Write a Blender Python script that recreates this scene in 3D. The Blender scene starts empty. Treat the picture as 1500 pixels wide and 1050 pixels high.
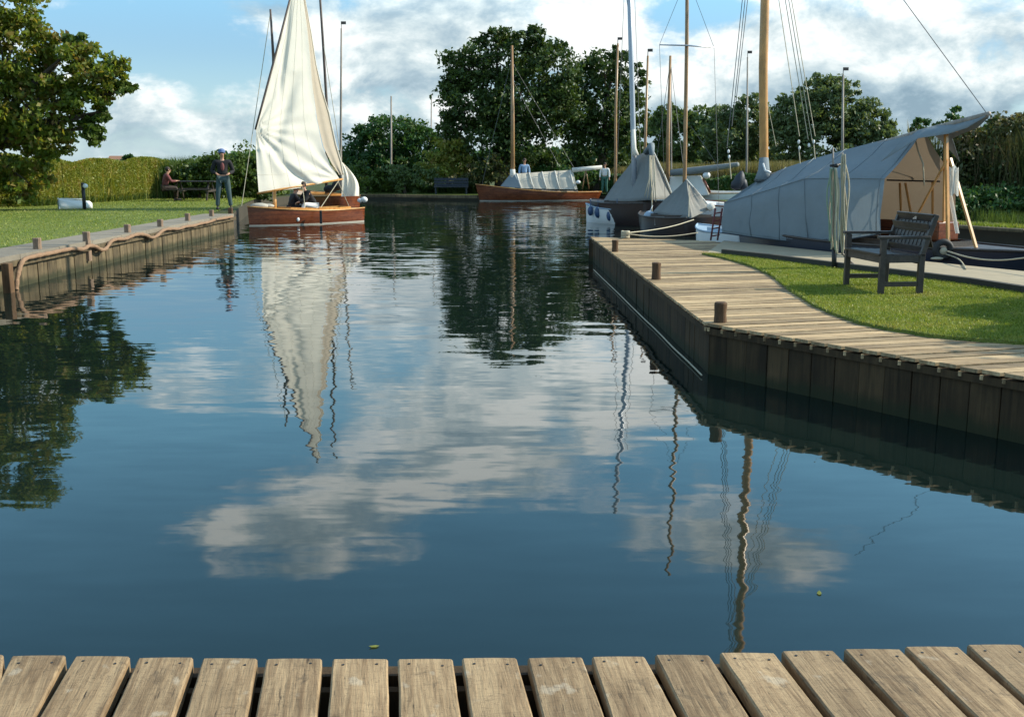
import bpy, bmesh, math, random
import numpy as np
from mathutils import Vector, Matrix
R = math.radians
random.seed(7); RNG = np.random.default_rng(7)
C = bpy.context.scene.collection
SC = bpy.context.scene

# ------------------------------------------------------------------ camera, sky, sun, exposure
F_PX, TILT, H = 1550.0, math.atan(285/1550.0), 1.9      # photograph measured at 1500 x 1050
cd = bpy.data.cameras.new('camera'); cam = bpy.data.objects.new('camera', cd); C.objects.link(cam)
cam.location = (0, 0, H); cam.rotation_euler = (math.pi/2 - TILT, 0, 0)
cd.sensor_width = 36.0; cd.lens = 36.0*F_PX/1500.0; cd.clip_start = .05; cd.clip_end = 6000
SC.camera = cam
SUN_AZ, SUN_EL = 8.0, 32.0       # azimuth measured from +X towards +Y
sd = Vector((math.cos(R(SUN_AZ))*math.cos(R(SUN_EL)), math.sin(R(SUN_AZ))*math.cos(R(SUN_EL)), math.sin(R(SUN_EL))))
ld = bpy.data.lights.new('sun', 'SUN'); ld.energy = 4.6; ld.angle = R(.53); ld.color = (1.0, .91, .74)
lo = bpy.data.objects.new('sun', ld); C.objects.link(lo); lo.rotation_euler = sd.to_track_quat('Z', 'Y').to_euler()
SC.view_settings.view_transform = 'Standard'; SC.view_settings.look = 'None'
SC.view_settings.exposure = 0.48; SC.view_settings.gamma = 1.0

def ray(px, py):
    cx, cy = (px-750)/F_PX, (525-py)/F_PX
    return Vector((cx, math.cos(TILT)+cy*math.sin(TILT), -math.sin(TILT)+cy*math.cos(TILT)))
def P(px, py, z=.475):            # point of the pixel on the horizontal plane z
    d = ray(px, py); k = (z-H)/d.z
    return Vector((d.x*k, d.y*k, z))
def at(px, py, Y):                # point of the pixel at forward distance Y
    d = ray(px, py); k = Y/d.y
    return Vector((d.x*k, Y, H+d.z*k))
def onplane(px, py, p0, n):       # point of the pixel on a vertical plane
    d = ray(px, py); o = Vector((0, 0, H)); k = (Vector(p0)-o).dot(n)/d.dot(n)
    return o+d*k
def azel(px, py):
    d = ray(px, py).normalized()
    return math.atan2(d.x, d.y), math.asin(d.z)

# ---- world: Nishita sky with procedural cloud layer
W = bpy.data.worlds.new('World'); SC.world = W; W.use_nodes = True
nt = W.node_tree; nt.nodes.clear()
class N:                           # tiny node helper
    def __init__(s, tree): s.t = tree
    def new(s, ty, **kw):
        n = s.t.nodes.new(ty)
        for k, v in kw.items():
            if k == 'inp':
                for kk, vv in v.items():
                    if hasattr(vv, 'links') or isinstance(vv, bpy.types.NodeSocket): s.t.links.new(vv, n.inputs[kk])
                    else: n.inputs[kk].default_value = vv
            else: setattr(n, k, v)
        return n
    def m(s, op, a, b=None, c=None, clamp=False):
        n = s.new('ShaderNodeMath', operation=op, use_clamp=clamp)
        for i, v in enumerate((a, b, c)):
            if v is None: continue
            if isinstance(v, bpy.types.NodeSocket): s.t.links.new(v, n.inputs[i])
            else: n.inputs[i].default_value = v
        return n.outputs[0]
    def v(s, op, a, b=None, c=None, out=0):
        n = s.new('ShaderNodeVectorMath', operation=op)
        for i, x in enumerate((a, b, c)):
            if x is None: continue
            if isinstance(x, bpy.types.NodeSocket): s.t.links.new(x, n.inputs[i])
            else: n.inputs[i].default_value = x
        return n.outputs[out]
    def sc(s, vec, k):
        n = s.new('ShaderNodeVectorMath', operation='SCALE')
        for key, x in ((0, vec), ('Scale', k)):
            if isinstance(x, bpy.types.NodeSocket): s.t.links.new(x, n.inputs[key])
            else: n.inputs[key].default_value = x
        return n.outputs[0]
    def ramp(s, fac, stops, interp='LINEAR'):
        n = s.new('ShaderNodeValToRGB'); cr = n.color_ramp; cr.interpolation = interp
        while len(cr.elements) < len(stops): cr.elements.new(.5)
        for e, (p, c) in zip(cr.elements, stops):
            e.position = p; e.color = (*c, 1) if len(c) == 3 else c
        s.t.links.new(fac, n.inputs[0]); return n.outputs[0]
    def mix(s, fac, a, b, bt='MIX'):
        n = s.new('ShaderNodeMix', data_type='RGBA', blend_type=bt)
        for k, v in ((0, fac), (6, a), (7, b)):
            if isinstance(v, bpy.types.NodeSocket): s.t.links.new(v, n.inputs[k])
            else: n.inputs[k].default_value = v if k == 0 else (*v, 1)
        return n.outputs[2]
    def sm(s, x, lo, hi, a=0.0, b=1.0):
        n = s.new('ShaderNodeMapRange', interpolation_type='SMOOTHSTEP')
        s.t.links.new(x, n.inputs[0])
        for i, v in zip((1, 2, 3, 4), (lo, hi, a, b)): n.inputs[i].default_value = v
        return n.outputs[0]
    def noise(s, vec, scale, detail=4, rough=.55, out=0, dist=0.0):
        n = s.new('ShaderNodeTexNoise'); n.inputs['Scale'].default_value = scale
        n.inputs['Detail'].default_value = detail; n.inputs['Roughness'].default_value = rough; n.inputs['Distortion'].default_value = dist
        s.t.links.new(vec, n.inputs['Vector']); return n.outputs[out]
w = N(nt)
sky = w.new('ShaderNodeTexSky', sky_type='NISHITA', sun_disc=False, sun_elevation=R(SUN_EL), sun_rotation=R(90-SUN_AZ), altitude=0, air_density=1.0, dust_density=.4, ozone_density=2.5)
tc = w.new('ShaderNodeTexCoord').outputs['Generated']
sep = w.new('ShaderNodeSeparateXYZ', inp={0: tc})
az = w.m('ARCTAN2', sep.outputs[0], sep.outputs[1]); el = w.m('ARCSINE', sep.outputs[2])
uv = w.new('ShaderNodeCombineXYZ', inp={0: az, 1: el, 2: 0.0}).outputs[0]
# (px, py, rx, ry, amp): positive = cloud, negative = blue; given on the photograph's sky or on its mirror in the water
BL = [ (235,62,115,62,-.34), (380,75,40,30,-.10), (505,12,22,20,-.12), (345,30,60,40,.12), (110,10,80,16,.10),
       (1035,8,75,24,-.32), (690,8,60,14,.06), (900,50,75,60,.22), (1170,85,110,70,.26), (600,60,130,60,.16), (1380,60,130,60,.20),
       (640,130,200,50,.10), (260,140,90,45,.14), (1300,150,150,50,.14), (420,190,200,30,.10), (1040,120,50,40,.1) ]
BW = [ (560,430,200,60,.20), (300,430,130,60,-.05), (760,520,170,70,.26), (700,640,190,75,.30), (660,715,120,40,.18),
       (420,780,150,55,.36), (330,750,90,35,.10), (1075,800,160,48,.38), (960,600,100,60,.22), (900,700,80,25,-.15), (200,545,170,45,.10), (190,590,150,16,.12),
       (190,680,190,60,-.34), (150,800,110,90,-.4), (750,900,800,70,-.5), (1300,690,220,55,-.34), (735,800,140,60,-.5),
       (1400,850,160,80,-.4), (330,640,120,30,-.3), (950,560,60,60,.12) ]
acc = None
for lst, sgn in ((BL, 1), (BW, -1)):
    for (px, py, rx, ry, amp) in lst:
        a0, e0 = azel(px, py); d = w.v('SUBTRACT', uv, (a0, e0*sgn, 0))
        d = w.v('MULTIPLY', d, (F_PX/rx, F_PX/ry*(1.0 if sgn > 0 else .97), 0))
        q = w.v('DOT_PRODUCT', d, d, out=1)
        g = w.m('POWER', math.exp(-1), q)
        acc = w.m('MULTIPLY_ADD', g, amp, acc if acc is not None else 0.0)
st = w.v('MULTIPLY', tc, (1, 1, 1.7))
n1 = w.noise(st, 10.5, 10, .60, dist=.25)
st2 = w.v('ADD', st, (sd.x*.022, sd.y*.01, .036))
n2 = w.noise(st2, 10.5, 10, .60, dist=.25)
dens = w.m('ADD', n1, acc)
hi = w.sm(el, .11, .17)
mask = w.m('ADD', w.m('MULTIPLY', w.sm(dens, .41, .62), w.m('SUBTRACT', 1.0, hi)), w.m('MULTIPLY', w.sm(dens, .40, .78), hi))
big = w.noise(st, 3.1, 3, .5)
shade = w.m('MULTIPLY_ADD', w.m('SUBTRACT', n1, n2), 3.0, w.m('MULTIPLY_ADD', w.m('SUBTRACT', big, .5), .8, .52))
shade = w.m('ADD', shade, w.sm(dens, .62, 1.0, 0.10, -.16))
shade = w.m('ADD', shade, w.sm(el, .11, .19, 0.0, .13))
# brighter upper right, greyer bases near the horizon
for (px, py, rx, ry, amp) in [(900,40,90,75,.55), (1160,80,110,45,.5), (1040,55,120,45,.3), (1350,55,130,45,.2), (1400,160,220,45,-.45), (560,60,160,60,.12), (700,30,120,60,.15), (1060,150,120,50,-.15), (640,10,120,25,.12), (330,110,110,45,.2), (450,205,300,35,-.3), (1250,210,300,45,-.45), (320,5,90,22,-.22), (480,150,120,50,.05)]:
    a0, e0 = azel(px, py); d = w.v('MULTIPLY', w.v('SUBTRACT', uv, (a0, e0, 0)), (F_PX/rx, F_PX/ry, 0))
    shade = w.m('MULTIPLY_ADD', w.m('POWER', math.exp(-1), w.v('DOT_PRODUCT', d, d, out=1)), amp, shade)
K = 7.6
ccol = w.ramp(w.m('MULTIPLY', shade, 1.0, clamp=True), [(0, (.27*K, .39*K, .48*K)), (.36, (.42*K, .55*K, .63*K)), (.66, (.66*K, .77*K, .80*K)), (1, (1.04*K, 1.08*K, 1.06*K))])
hz = w.sm(el, 0.0, .10, .55, 0.0)
skyc = w.mix(1.0, sky.outputs[0], (.80, .98, 1.12), 'MULTIPLY')
skyc = w.mix(w.sm(el, .09, .24), skyc, w.mix(1.0, skyc, (1.62, 1.92, 1.58), 'MULTIPLY'))
skyc = w.mix(hz, skyc, (4.2, 5.6, 6.6))
ccol = w.mix(hi, ccol, w.mix(1.0, ccol, (1.38, 1.38, 1.36), 'MULTIPLY'))
fin = w.mix(w.m('MULTIPLY', mask, .96), skyc, ccol)
bg = w.new('ShaderNodeBackground', inp={0: fin, 1: .10})
wo = w.new('ShaderNodeOutputWorld', inp={0: bg.outputs[0]})

# ------------------------------------------------------------------ materials
MAT = {}
def material(name, build):
    m = bpy.data.materials.new(name); m.use_nodes = True; t = m.node_tree; t.nodes.clear()
    s = N(t); out = s.new('ShaderNodeOutputMaterial'); sh = build(s)
    t.links.new(sh, out.inputs[0]); MAT[name] = m; return m
def pbsdf(s, col, rough=.6, spec=.5, metal=0.0, normal=None, **kw):
    n = s.new('ShaderNodeBsdfPrincipled')
    for k, v in (('Base Color', col), ('Roughness', rough), ('Specular IOR Level', spec), ('Metallic', metal)):
        if isinstance(v, bpy.types.NodeSocket): s.t.links.new(v, n.inputs[k])
        else: n.inputs[k].default_value = (*v, 1) if isinstance(v, tuple) else v
    if normal is not None: s.t.links.new(normal, n.inputs['Normal'])
    for k, v in kw.items(): n.inputs[k].default_value = v
    return n.outputs[0]
def bump(s, h, strength=.4, dist=.02):
    return s.new('ShaderNodeBump', inp={'Height': h, 'Strength': strength, 'Distance': dist}).outputs[0]
def obc(s): return s.new('ShaderNodeTexCoord').outputs['Object']
def simple(name, col, rough=.6, var=.15, scale=6, bmp=.15, stretch=(1, 1, 1), metal=0.0, spec=.5, isl=.12, bd=.01):
    def b(s):
        o = s.v('MULTIPLY', obc(s), stretch)
        n = s.noise(o, scale, 5, .6); ri = s.new('ShaderNodeNewGeometry').outputs['Random Per Island']
        k = s.m('MULTIPLY_ADD', n, 2*var, 1-var); k = s.m('ADD', k, s.m('MULTIPLY_ADD', ri, 2*isl, -isl))
        c = s.sc(tuple(col), k)
        return pbsdf(s, c, rough, spec, metal, bump(s, n, bmp, bd))
    return material(name, b)
def wood(name, c1, c2, stretch=(1, 1, 1), scale=6, rough=.75, isl=.25, bmp=.35, knots=True, crack=(.03, .022, .015), spec=.3, lines=0, attr=None, stain=False, tide=0):
    def b(s):
        o = s.new('ShaderNodeAttribute', attribute_name=attr).outputs['Vector'] if attr else obc(s); ri = s.new('ShaderNodeNewGeometry').outputs['Random Per Island']
        off = s.new('ShaderNodeCombineXYZ', inp={0: s.m('MULTIPLY', ri, 37.0), 1: s.m('MULTIPLY', ri, 91.0), 2: s.m('MULTIPLY', ri, 13.0)}).outputs[0]
        p = s.v('MULTIPLY', s.v('ADD', o, off), stretch)
        g = s.noise(p, scale, 8, .68, dist=.7); g2 = s.noise(p, scale*.22, 3, .5, dist=1.2)
        big = s.noise(s.v('ADD', o, off), 3.0, 5, .62)
        f = s.m('ADD', s.m('MULTIPLY', g, .65), s.m('MULTIPLY', g2, .35))
        c = s.mix(s.sm(f, .34, .64), c1, c2)
        fine = s.noise(p, scale*3.2, 4, .6)
        c = s.mix(s.sm(fine, .60, .74), c, crack); 
        hv = s.m('ADD', s.m('MULTIPLY_ADD', big, 1.0, .50), s.m('MULTIPLY_ADD', ri, 2*isl, -isl))
        n = s.new('ShaderNodeVectorMath', operation='SCALE'); s.t.links.new(c, n.inputs[0]); s.t.links.new(hv, n.inputs['Scale']); c = n.outputs[0]
        if knots:
            v = s.new('ShaderNodeTexVoronoi'); v.inputs['Scale'].default_value = 1.0
            s.t.links.new(s.v('MULTIPLY', s.v('ADD', o, off), (5.5, 2.6, 2)) if stretch[1] < stretch[0] else s.v('MULTIPLY', s.v('ADD', o, off), (2.6, 5.5, 2)), v.inputs['Vector'])
            c = s.mix(s.sm(v.outputs['Distance'], .05, .13, .65, 0.0), c, tuple(x*.45 for x in c1))
        if stain:
            s1 = s.noise(s.v('ADD', o, off), 9.0, 6, .7, dist=1.5); c = s.mix(s.sm(s1, .56, .70, 0.0, .55), c, (.085, .062, .040)); s2 = s.noise(s.v('MULTIPLY', s.v('ADD', o, off), (1, .7, 1)), 16.0, 3, .5); c = s.mix(s.sm(s2, .64, .74, 0.0, .4), c, (.50, .44, .34))
            n3 = s.noise(s.v('MULTIPLY', s.v('ADD', o, off), (3.0, 14.0, 1)), 1.6, 4, .7, dist=2.5); c = s.mix(s.sm(s.m('ABSOLUTE', s.m('SUBTRACT', n3, .5)), .004, .012, .55, 0.0), c, (.06, .04, .025))
        if tide:
            z = s.new('ShaderNodeSeparateXYZ', inp={0: s.new('ShaderNodeNewGeometry').outputs['Position']}).outputs[2]; zn = s.m('MULTIPLY_ADD', big, .16, z)
            c = s.mix(s.sm(zn, .12, .24, tide, 0.0), c, (.020, .026, .010))
        if lines:
            z = s.new('ShaderNodeSeparateXYZ', inp={0: obc(s)}).outputs[2]; fr = s.m('ABSOLUTE', s.m('SUBTRACT', s.m('FRACT', s.m('MULTIPLY', z, 1/lines)), .5))
            c = s.mix(s.sm(fr, .02, .07, .6, 0.0), c, (.012, .006, .004))
        return pbsdf(s, c, rough, spec, 0.0, bump(s, s.m('ADD', f, s.m('MULTIPLY', fine, .5)), bmp, .006))
    return material(name, b)
def leafmat(name, cols, trans=.35, rough=.5, clump=1.2):
    def b(s):
        ri = s.new('ShaderNodeNewGeometry').outputs['Random Per Island']; n = s.noise(obc(s), clump, 3, .6)
        f = s.m('ADD', s.m('MULTIPLY', ri, .55), s.m('MULTIPLY_ADD', s.m('SUBTRACT', n, .5), 1.6, .25), clamp=True)
        c = s.ramp(f, [(i/(len(cols)-1), k) for i, k in enumerate(cols)])
        d = pbsdf(s, c, rough, .35); tr = s.new('ShaderNodeBsdfTranslucent', inp={0: s.mix(1.0, c, (1.3, 1.25, .55), 'MULTIPLY')}).outputs[0]
        return s.new('ShaderNodeMixShader', inp={0: trans, 1: d, 2: tr}).outputs[0]
    return material(name, b)
def cloth(name, col, trans=.3, var=.1, scale=5, bmp=.3, rough=.85, bd=.02, transcol=None):
    def b(s):
        o = obc(s); n = s.noise(o, scale, 5, .6); f = s.noise(o, scale*.35, 2, .5)
        c = s.sc(tuple(col), s.m('MULTIPLY_ADD', n, 2*var, 1-var))
        nb = bump(s, s.m('ADD', n, s.m('MULTIPLY', f, 2.0)), bmp, bd)
        d = pbsdf(s, c, rough, .2, 0.0, nb); tr = s.new('ShaderNodeBsdfTranslucent', inp={0: (*(transcol or col), 1), 'Normal': nb}).outputs[0]
        return s.new('ShaderNodeMixShader', inp={0: trans, 1: d, 2: tr}).outputs[0]
    return material(name, b)

wood('deck_fore', (.165, .105, .055), (.37, .262, .148), (14, 1.0, 6), 3.0, bmp=.7, isl=.16, attr='plank', stain=True)
wood('deck_right', (.22, .142, .072), (.47, .345, .195), (1.0, 14, 6), 2.6, bmp=.5, isl=.42, knots=False)
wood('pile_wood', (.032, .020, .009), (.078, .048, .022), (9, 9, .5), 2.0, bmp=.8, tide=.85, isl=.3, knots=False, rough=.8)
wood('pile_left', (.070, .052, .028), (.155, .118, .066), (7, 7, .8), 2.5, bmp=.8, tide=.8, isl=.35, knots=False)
wood('post_wood', (.06, .034, .018), (.15, .085, .042), (6, 6, .7), 5, bmp=.6, isl=.1, knots=False)
wood('post_pale', (.15, .10, .065), (.30, .21, .15), (6, 6, .7), 5, bmp=.6, isl=.1, knots=False)
wood('varnish_red', (.105, .026, .009), (.20, .056, .019), (.6, 5, 5), 4, rough=.25, bmp=.05, isl=.08, knots=False, crack=(.05, .012, .006), spec=.5, lines=.13)
wood('varnish_gold', (.42, .20, .05), (.58, .30, .09), (3, 3, .6), 4, rough=.3, bmp=.05, isl=.05, knots=False, crack=(.3, .14, .04), spec=.6)
wood('mast_brown', (.26, .14, .06), (.40, .235, .11), (5, 5, .5), 4, rough=.4, bmp=.05, isl=.05, knots=False, crack=(.18, .1, .05), spec=.5)
wood('mast_grey', (.20, .175, .15), (.33, .29, .25), (5, 5, .5), 4, rough=.6, bmp=.05, isl=.05, knots=False, crack=(.12, .1, .08))
wood('mast_dark', (.07, .055, .05), (.13, .10, .085), (5, 5, .5), 4, rough=.6, bmp=.05, isl=.05, knots=False, crack=(.05, .04, .03))
wood('teak_dark', (.024, .018, .015), (.055, .041, .034), (4, 4, 4), 4, rough=.5, bmp=.4, isl=.25, knots=False, crack=(.02, .017, .015), spec=.6)
simple('hull_dark', (.030, .018, .016), .3, .2, 3, .05)
simple('boot_top', (.42, .40, .34), .5, .25, 3, .03)
simple('hull_navy', (.022, .028, .045), .35, .2, 3, .05)
simple('white_paint', (.72, .73, .72), .35, .06, 4, .03)
simple('blue_plastic', (.03, .07, .16), .35, .1, 4, .03)
simple('pale_blue', (.30, .40, .50), .4, .1, 4, .03)
simple('metal', (.55, .56, .58), .35, .1, 5, .05, metal=.9)
simple('mast_alloy', (.40, .43, .48), .4, .05, 5, .02, metal=.3)
simple('black_iron', (.012, .012, .013), .5, .2, 6, .2)
simple('rope_pale', (.42, .38, .28), .9, .15, 30, .6)
simple('rope_green', (.22, .30, .22), .9, .15, 30, .6)
simple('rope_orange', (.23, .140, .082), .85, .35, 9, .9, isl=.2, bd=.03)
simple('wire', (.11, .11, .11), .5, .1, 10, 0)
simple('concrete', (.20, .175, .135), .9, .3, 7, .6)
simple('path_right', (.33, .275, .185), .9, .25, 5, .6)
simple('kerb', (.035, .033, .026), .85, .3, 5, .5)
simple('rubber', (.018, .019, .02), .7, .3, 12, .4)
simple('skin', (.50, .27, .18), .55, .08, 9, .1)
simple('hair_dark', (.03, .018, .012), .7, .2, 20, .5)
simple('jacket_black', (.010, .010, .013), .85, .25, 9, .5)
simple('jeans', (.045, .075, .080), .9, .25, 14, .5)
simple('cap_blue', (.10, .16, .32), .8, .1, 14, .3)
simple('shoe', (.012, .010, .010), .6, .1, 14, .2)
simple('maroon', (.16, .05, .05), .9, .2, 10, .3)
simple('shirt_white', (.75, .74, .72), .9, .05, 10, .3)
simple('shirt_blue', (.22, .34, .52), .9, .1, 10, .3)
simple('green_cloth', (.04, .13, .10), .9, .1, 10, .3)
simple('soil', (.040, .034, .022), .95, .35, 3, .8)
simple('bark', (.085, .065, .048), .95, .35, 7, .9, stretch=(4, 4, .8), bd=.05)
simple('tarp_dark', (.02, .027, .04), .6, .2, 5, .4)
simple('roof_tile', (.32, .17, .11), .9, .2, 3, .3)
simple('wall_pale', (.55, .5, .44), .9, .1, 2, .2)
cloth('sail', (.88, .83, .72), .30, .05, 3, .25, bd=.03)
cloth('sail_shaded', (.44, .38, .30), .12, .08, 4, .4, bd=.03)  # sail cloth in shade, the tan tone paints in the darkening
cloth('canvas_blue', (.22, .265, .295), .15, .18, 2.2, .6, bd=.05)
cloth('canvas_sunlit', (.33, .255, .18), .18, .14, 3, .5, bd=.04)  # beige tone paints in sunlight coming through the far tent side
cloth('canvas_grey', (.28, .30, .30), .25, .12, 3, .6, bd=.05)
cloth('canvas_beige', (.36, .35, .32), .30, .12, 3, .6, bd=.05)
cloth('canvas_white', (.80, .78, .72), .25, .05, 3, .4, bd=.04)
cloth('canvas_cream', (.55, .53, .46), .25, .10, 3, .5, bd=.04)
def grassmat(name, cols, scale):
    def b(s):
        o = obc(s); n = s.noise(o, scale, 6, .65); n2 = s.noise(o, .35, 3, .5); n3 = s.noise(o, 55, 2, .6)
        f = s.m('ADD', s.m('MULTIPLY', n, .5), s.m('ADD', s.m('MULTIPLY', n2, .3), s.m('MULTIPLY', n3, .3)))
        f = s.m('ADD', f, .05); c = s.ramp(s.sm(f, .36, .72), [(0, cols[0]), (.5, cols[1]), (1, cols[2])]); n4 = s.noise(o, 1.3, 5, .7); c = s.mix(s.sm(n4, .56, .70, 0.0, .45), c, (.19, .17, .07))
        return pbsdf(s, c, .8, .25, 0, bump(s, s.m('ADD', n, n3), .9, .05))
    return material(name, b)
grassmat('lawn', ((.060, .100, .014), (.115, .170, .024), (.18, .215, .045)), 5)
grassmat('rough_ground', ((.022, .035, .010), (.045, .065, .016), (.09, .10, .03)), 2)
leafmat('blade', ((.10, .150, .018), (.19, .255, .032), (.27, .31, .06), (.34, .31, .10)), .3, clump=1.7)
leafmat('leaf_oak', ((.024, .050, .012), (.050, .088, .020), (.095, .14, .032)), .25, clump=.5)
leafmat('leaf_autumn', ((.075, .125, .018), (.125, .185, .028), (.19, .21, .038), (.23, .14, .045)), .5, clump=1.6)
leafmat('leaf_green', ((.032, .062, .012), (.065, .11, .018), (.11, .16, .03)), .3, clump=1.0)
leafmat('leaf_red', ((.10, .05, .035), (.17, .09, .07), (.10, .09, .03)), .3, clump=1.0)
leafmat('leaf_bush', ((.022, .042, .010), (.045, .125, .036), (.085, .115, .028)), .3, clump=.6)
leafmat('leaf_willow', ((.070, .105, .045), (.11, .155, .064), (.155, .20, .085)), .3, clump=.5)
leafmat('leaf_pale', ((.06, .10, .035), (.095, .145, .045), (.14, .19, .07)), .3, clump=.5)
leafmat('leaf_hedge', ((.11, .155, .026), (.19, .225, .038), (.27, .28, .056), (.31, .22, .08)), .35, clump=2.2)
leafmat('reed_green', ((.030, .06, .012), (.065, .11, .022), (.11, .16, .035)), .35, clump=1.5)
leafmat('reed_tan', ((.07, .08, .03), (.15, .14, .06), (.26, .21, .11)), .35, clump=1.5)
leafmat('bush_right', ((.022, .045, .012), (.05, .08, .02), (.11, .11, .045), (.19, .14, .08)), .3, clump=.9)

def b(s):                          # water: a dark mirror with small ripples, stronger out in the open water
    g = s.new('ShaderNodeNewGeometry').outputs['Position']; sp = s.new('ShaderNodeSeparateXYZ', inp={0: g})
    def layer(sx, sy, scale, detail, rough):
        c = s.noise(s.v('MULTIPLY', g, (sx, sy, 1)), scale, detail, rough, out=1)
        return s.v('SUBTRACT', c, (.5, .5, .5))
    far = s.sm(sp.outputs[1], 8.0, 26.0)
    patch = s.sm(s.noise(s.v('MULTIPLY', g, (.5, 1, 1)), .16, 3, .5), .40, .62)
    l1 = layer(.55, 1.35, 2.6, 3, .55); l2 = layer(.35, 1.0, .8, 2, .5); l3 = layer(.3, 1.6, 6.0, 2, .5)
    def sc(v, k):
        n = s.new('ShaderNodeVectorMath', operation='SCALE'); s.t.links.new(v, n.inputs[0])
        if isinstance(k, bpy.types.NodeSocket): s.t.links.new(k, n.inputs['Scale'])
        else: n.inputs['Scale'].default_value = k
        return n.outputs[0]
    a1 = s.m('MULTIPLY_ADD', s.m('MULTIPLY', far, s.m('MULTIPLY_ADD', patch, .9, .35)), .125, .036)
    tot = s.v('ADD', sc(l1, a1), sc(l2, .010))
    tot = s.v('ADD', tot, sc(l3, s.m('MULTIPLY', a1, .55)))
    tot = s.v('MULTIPLY', tot, (.9, 1.0, 0.0))
    nrm = s.v('NORMALIZE', s.v('ADD', tot, (0, 0, 1)))
    return pbsdf(s, (.006, .013, .011), .02, .5, 0, nrm, IOR=1.50)
material('water', b)

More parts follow.
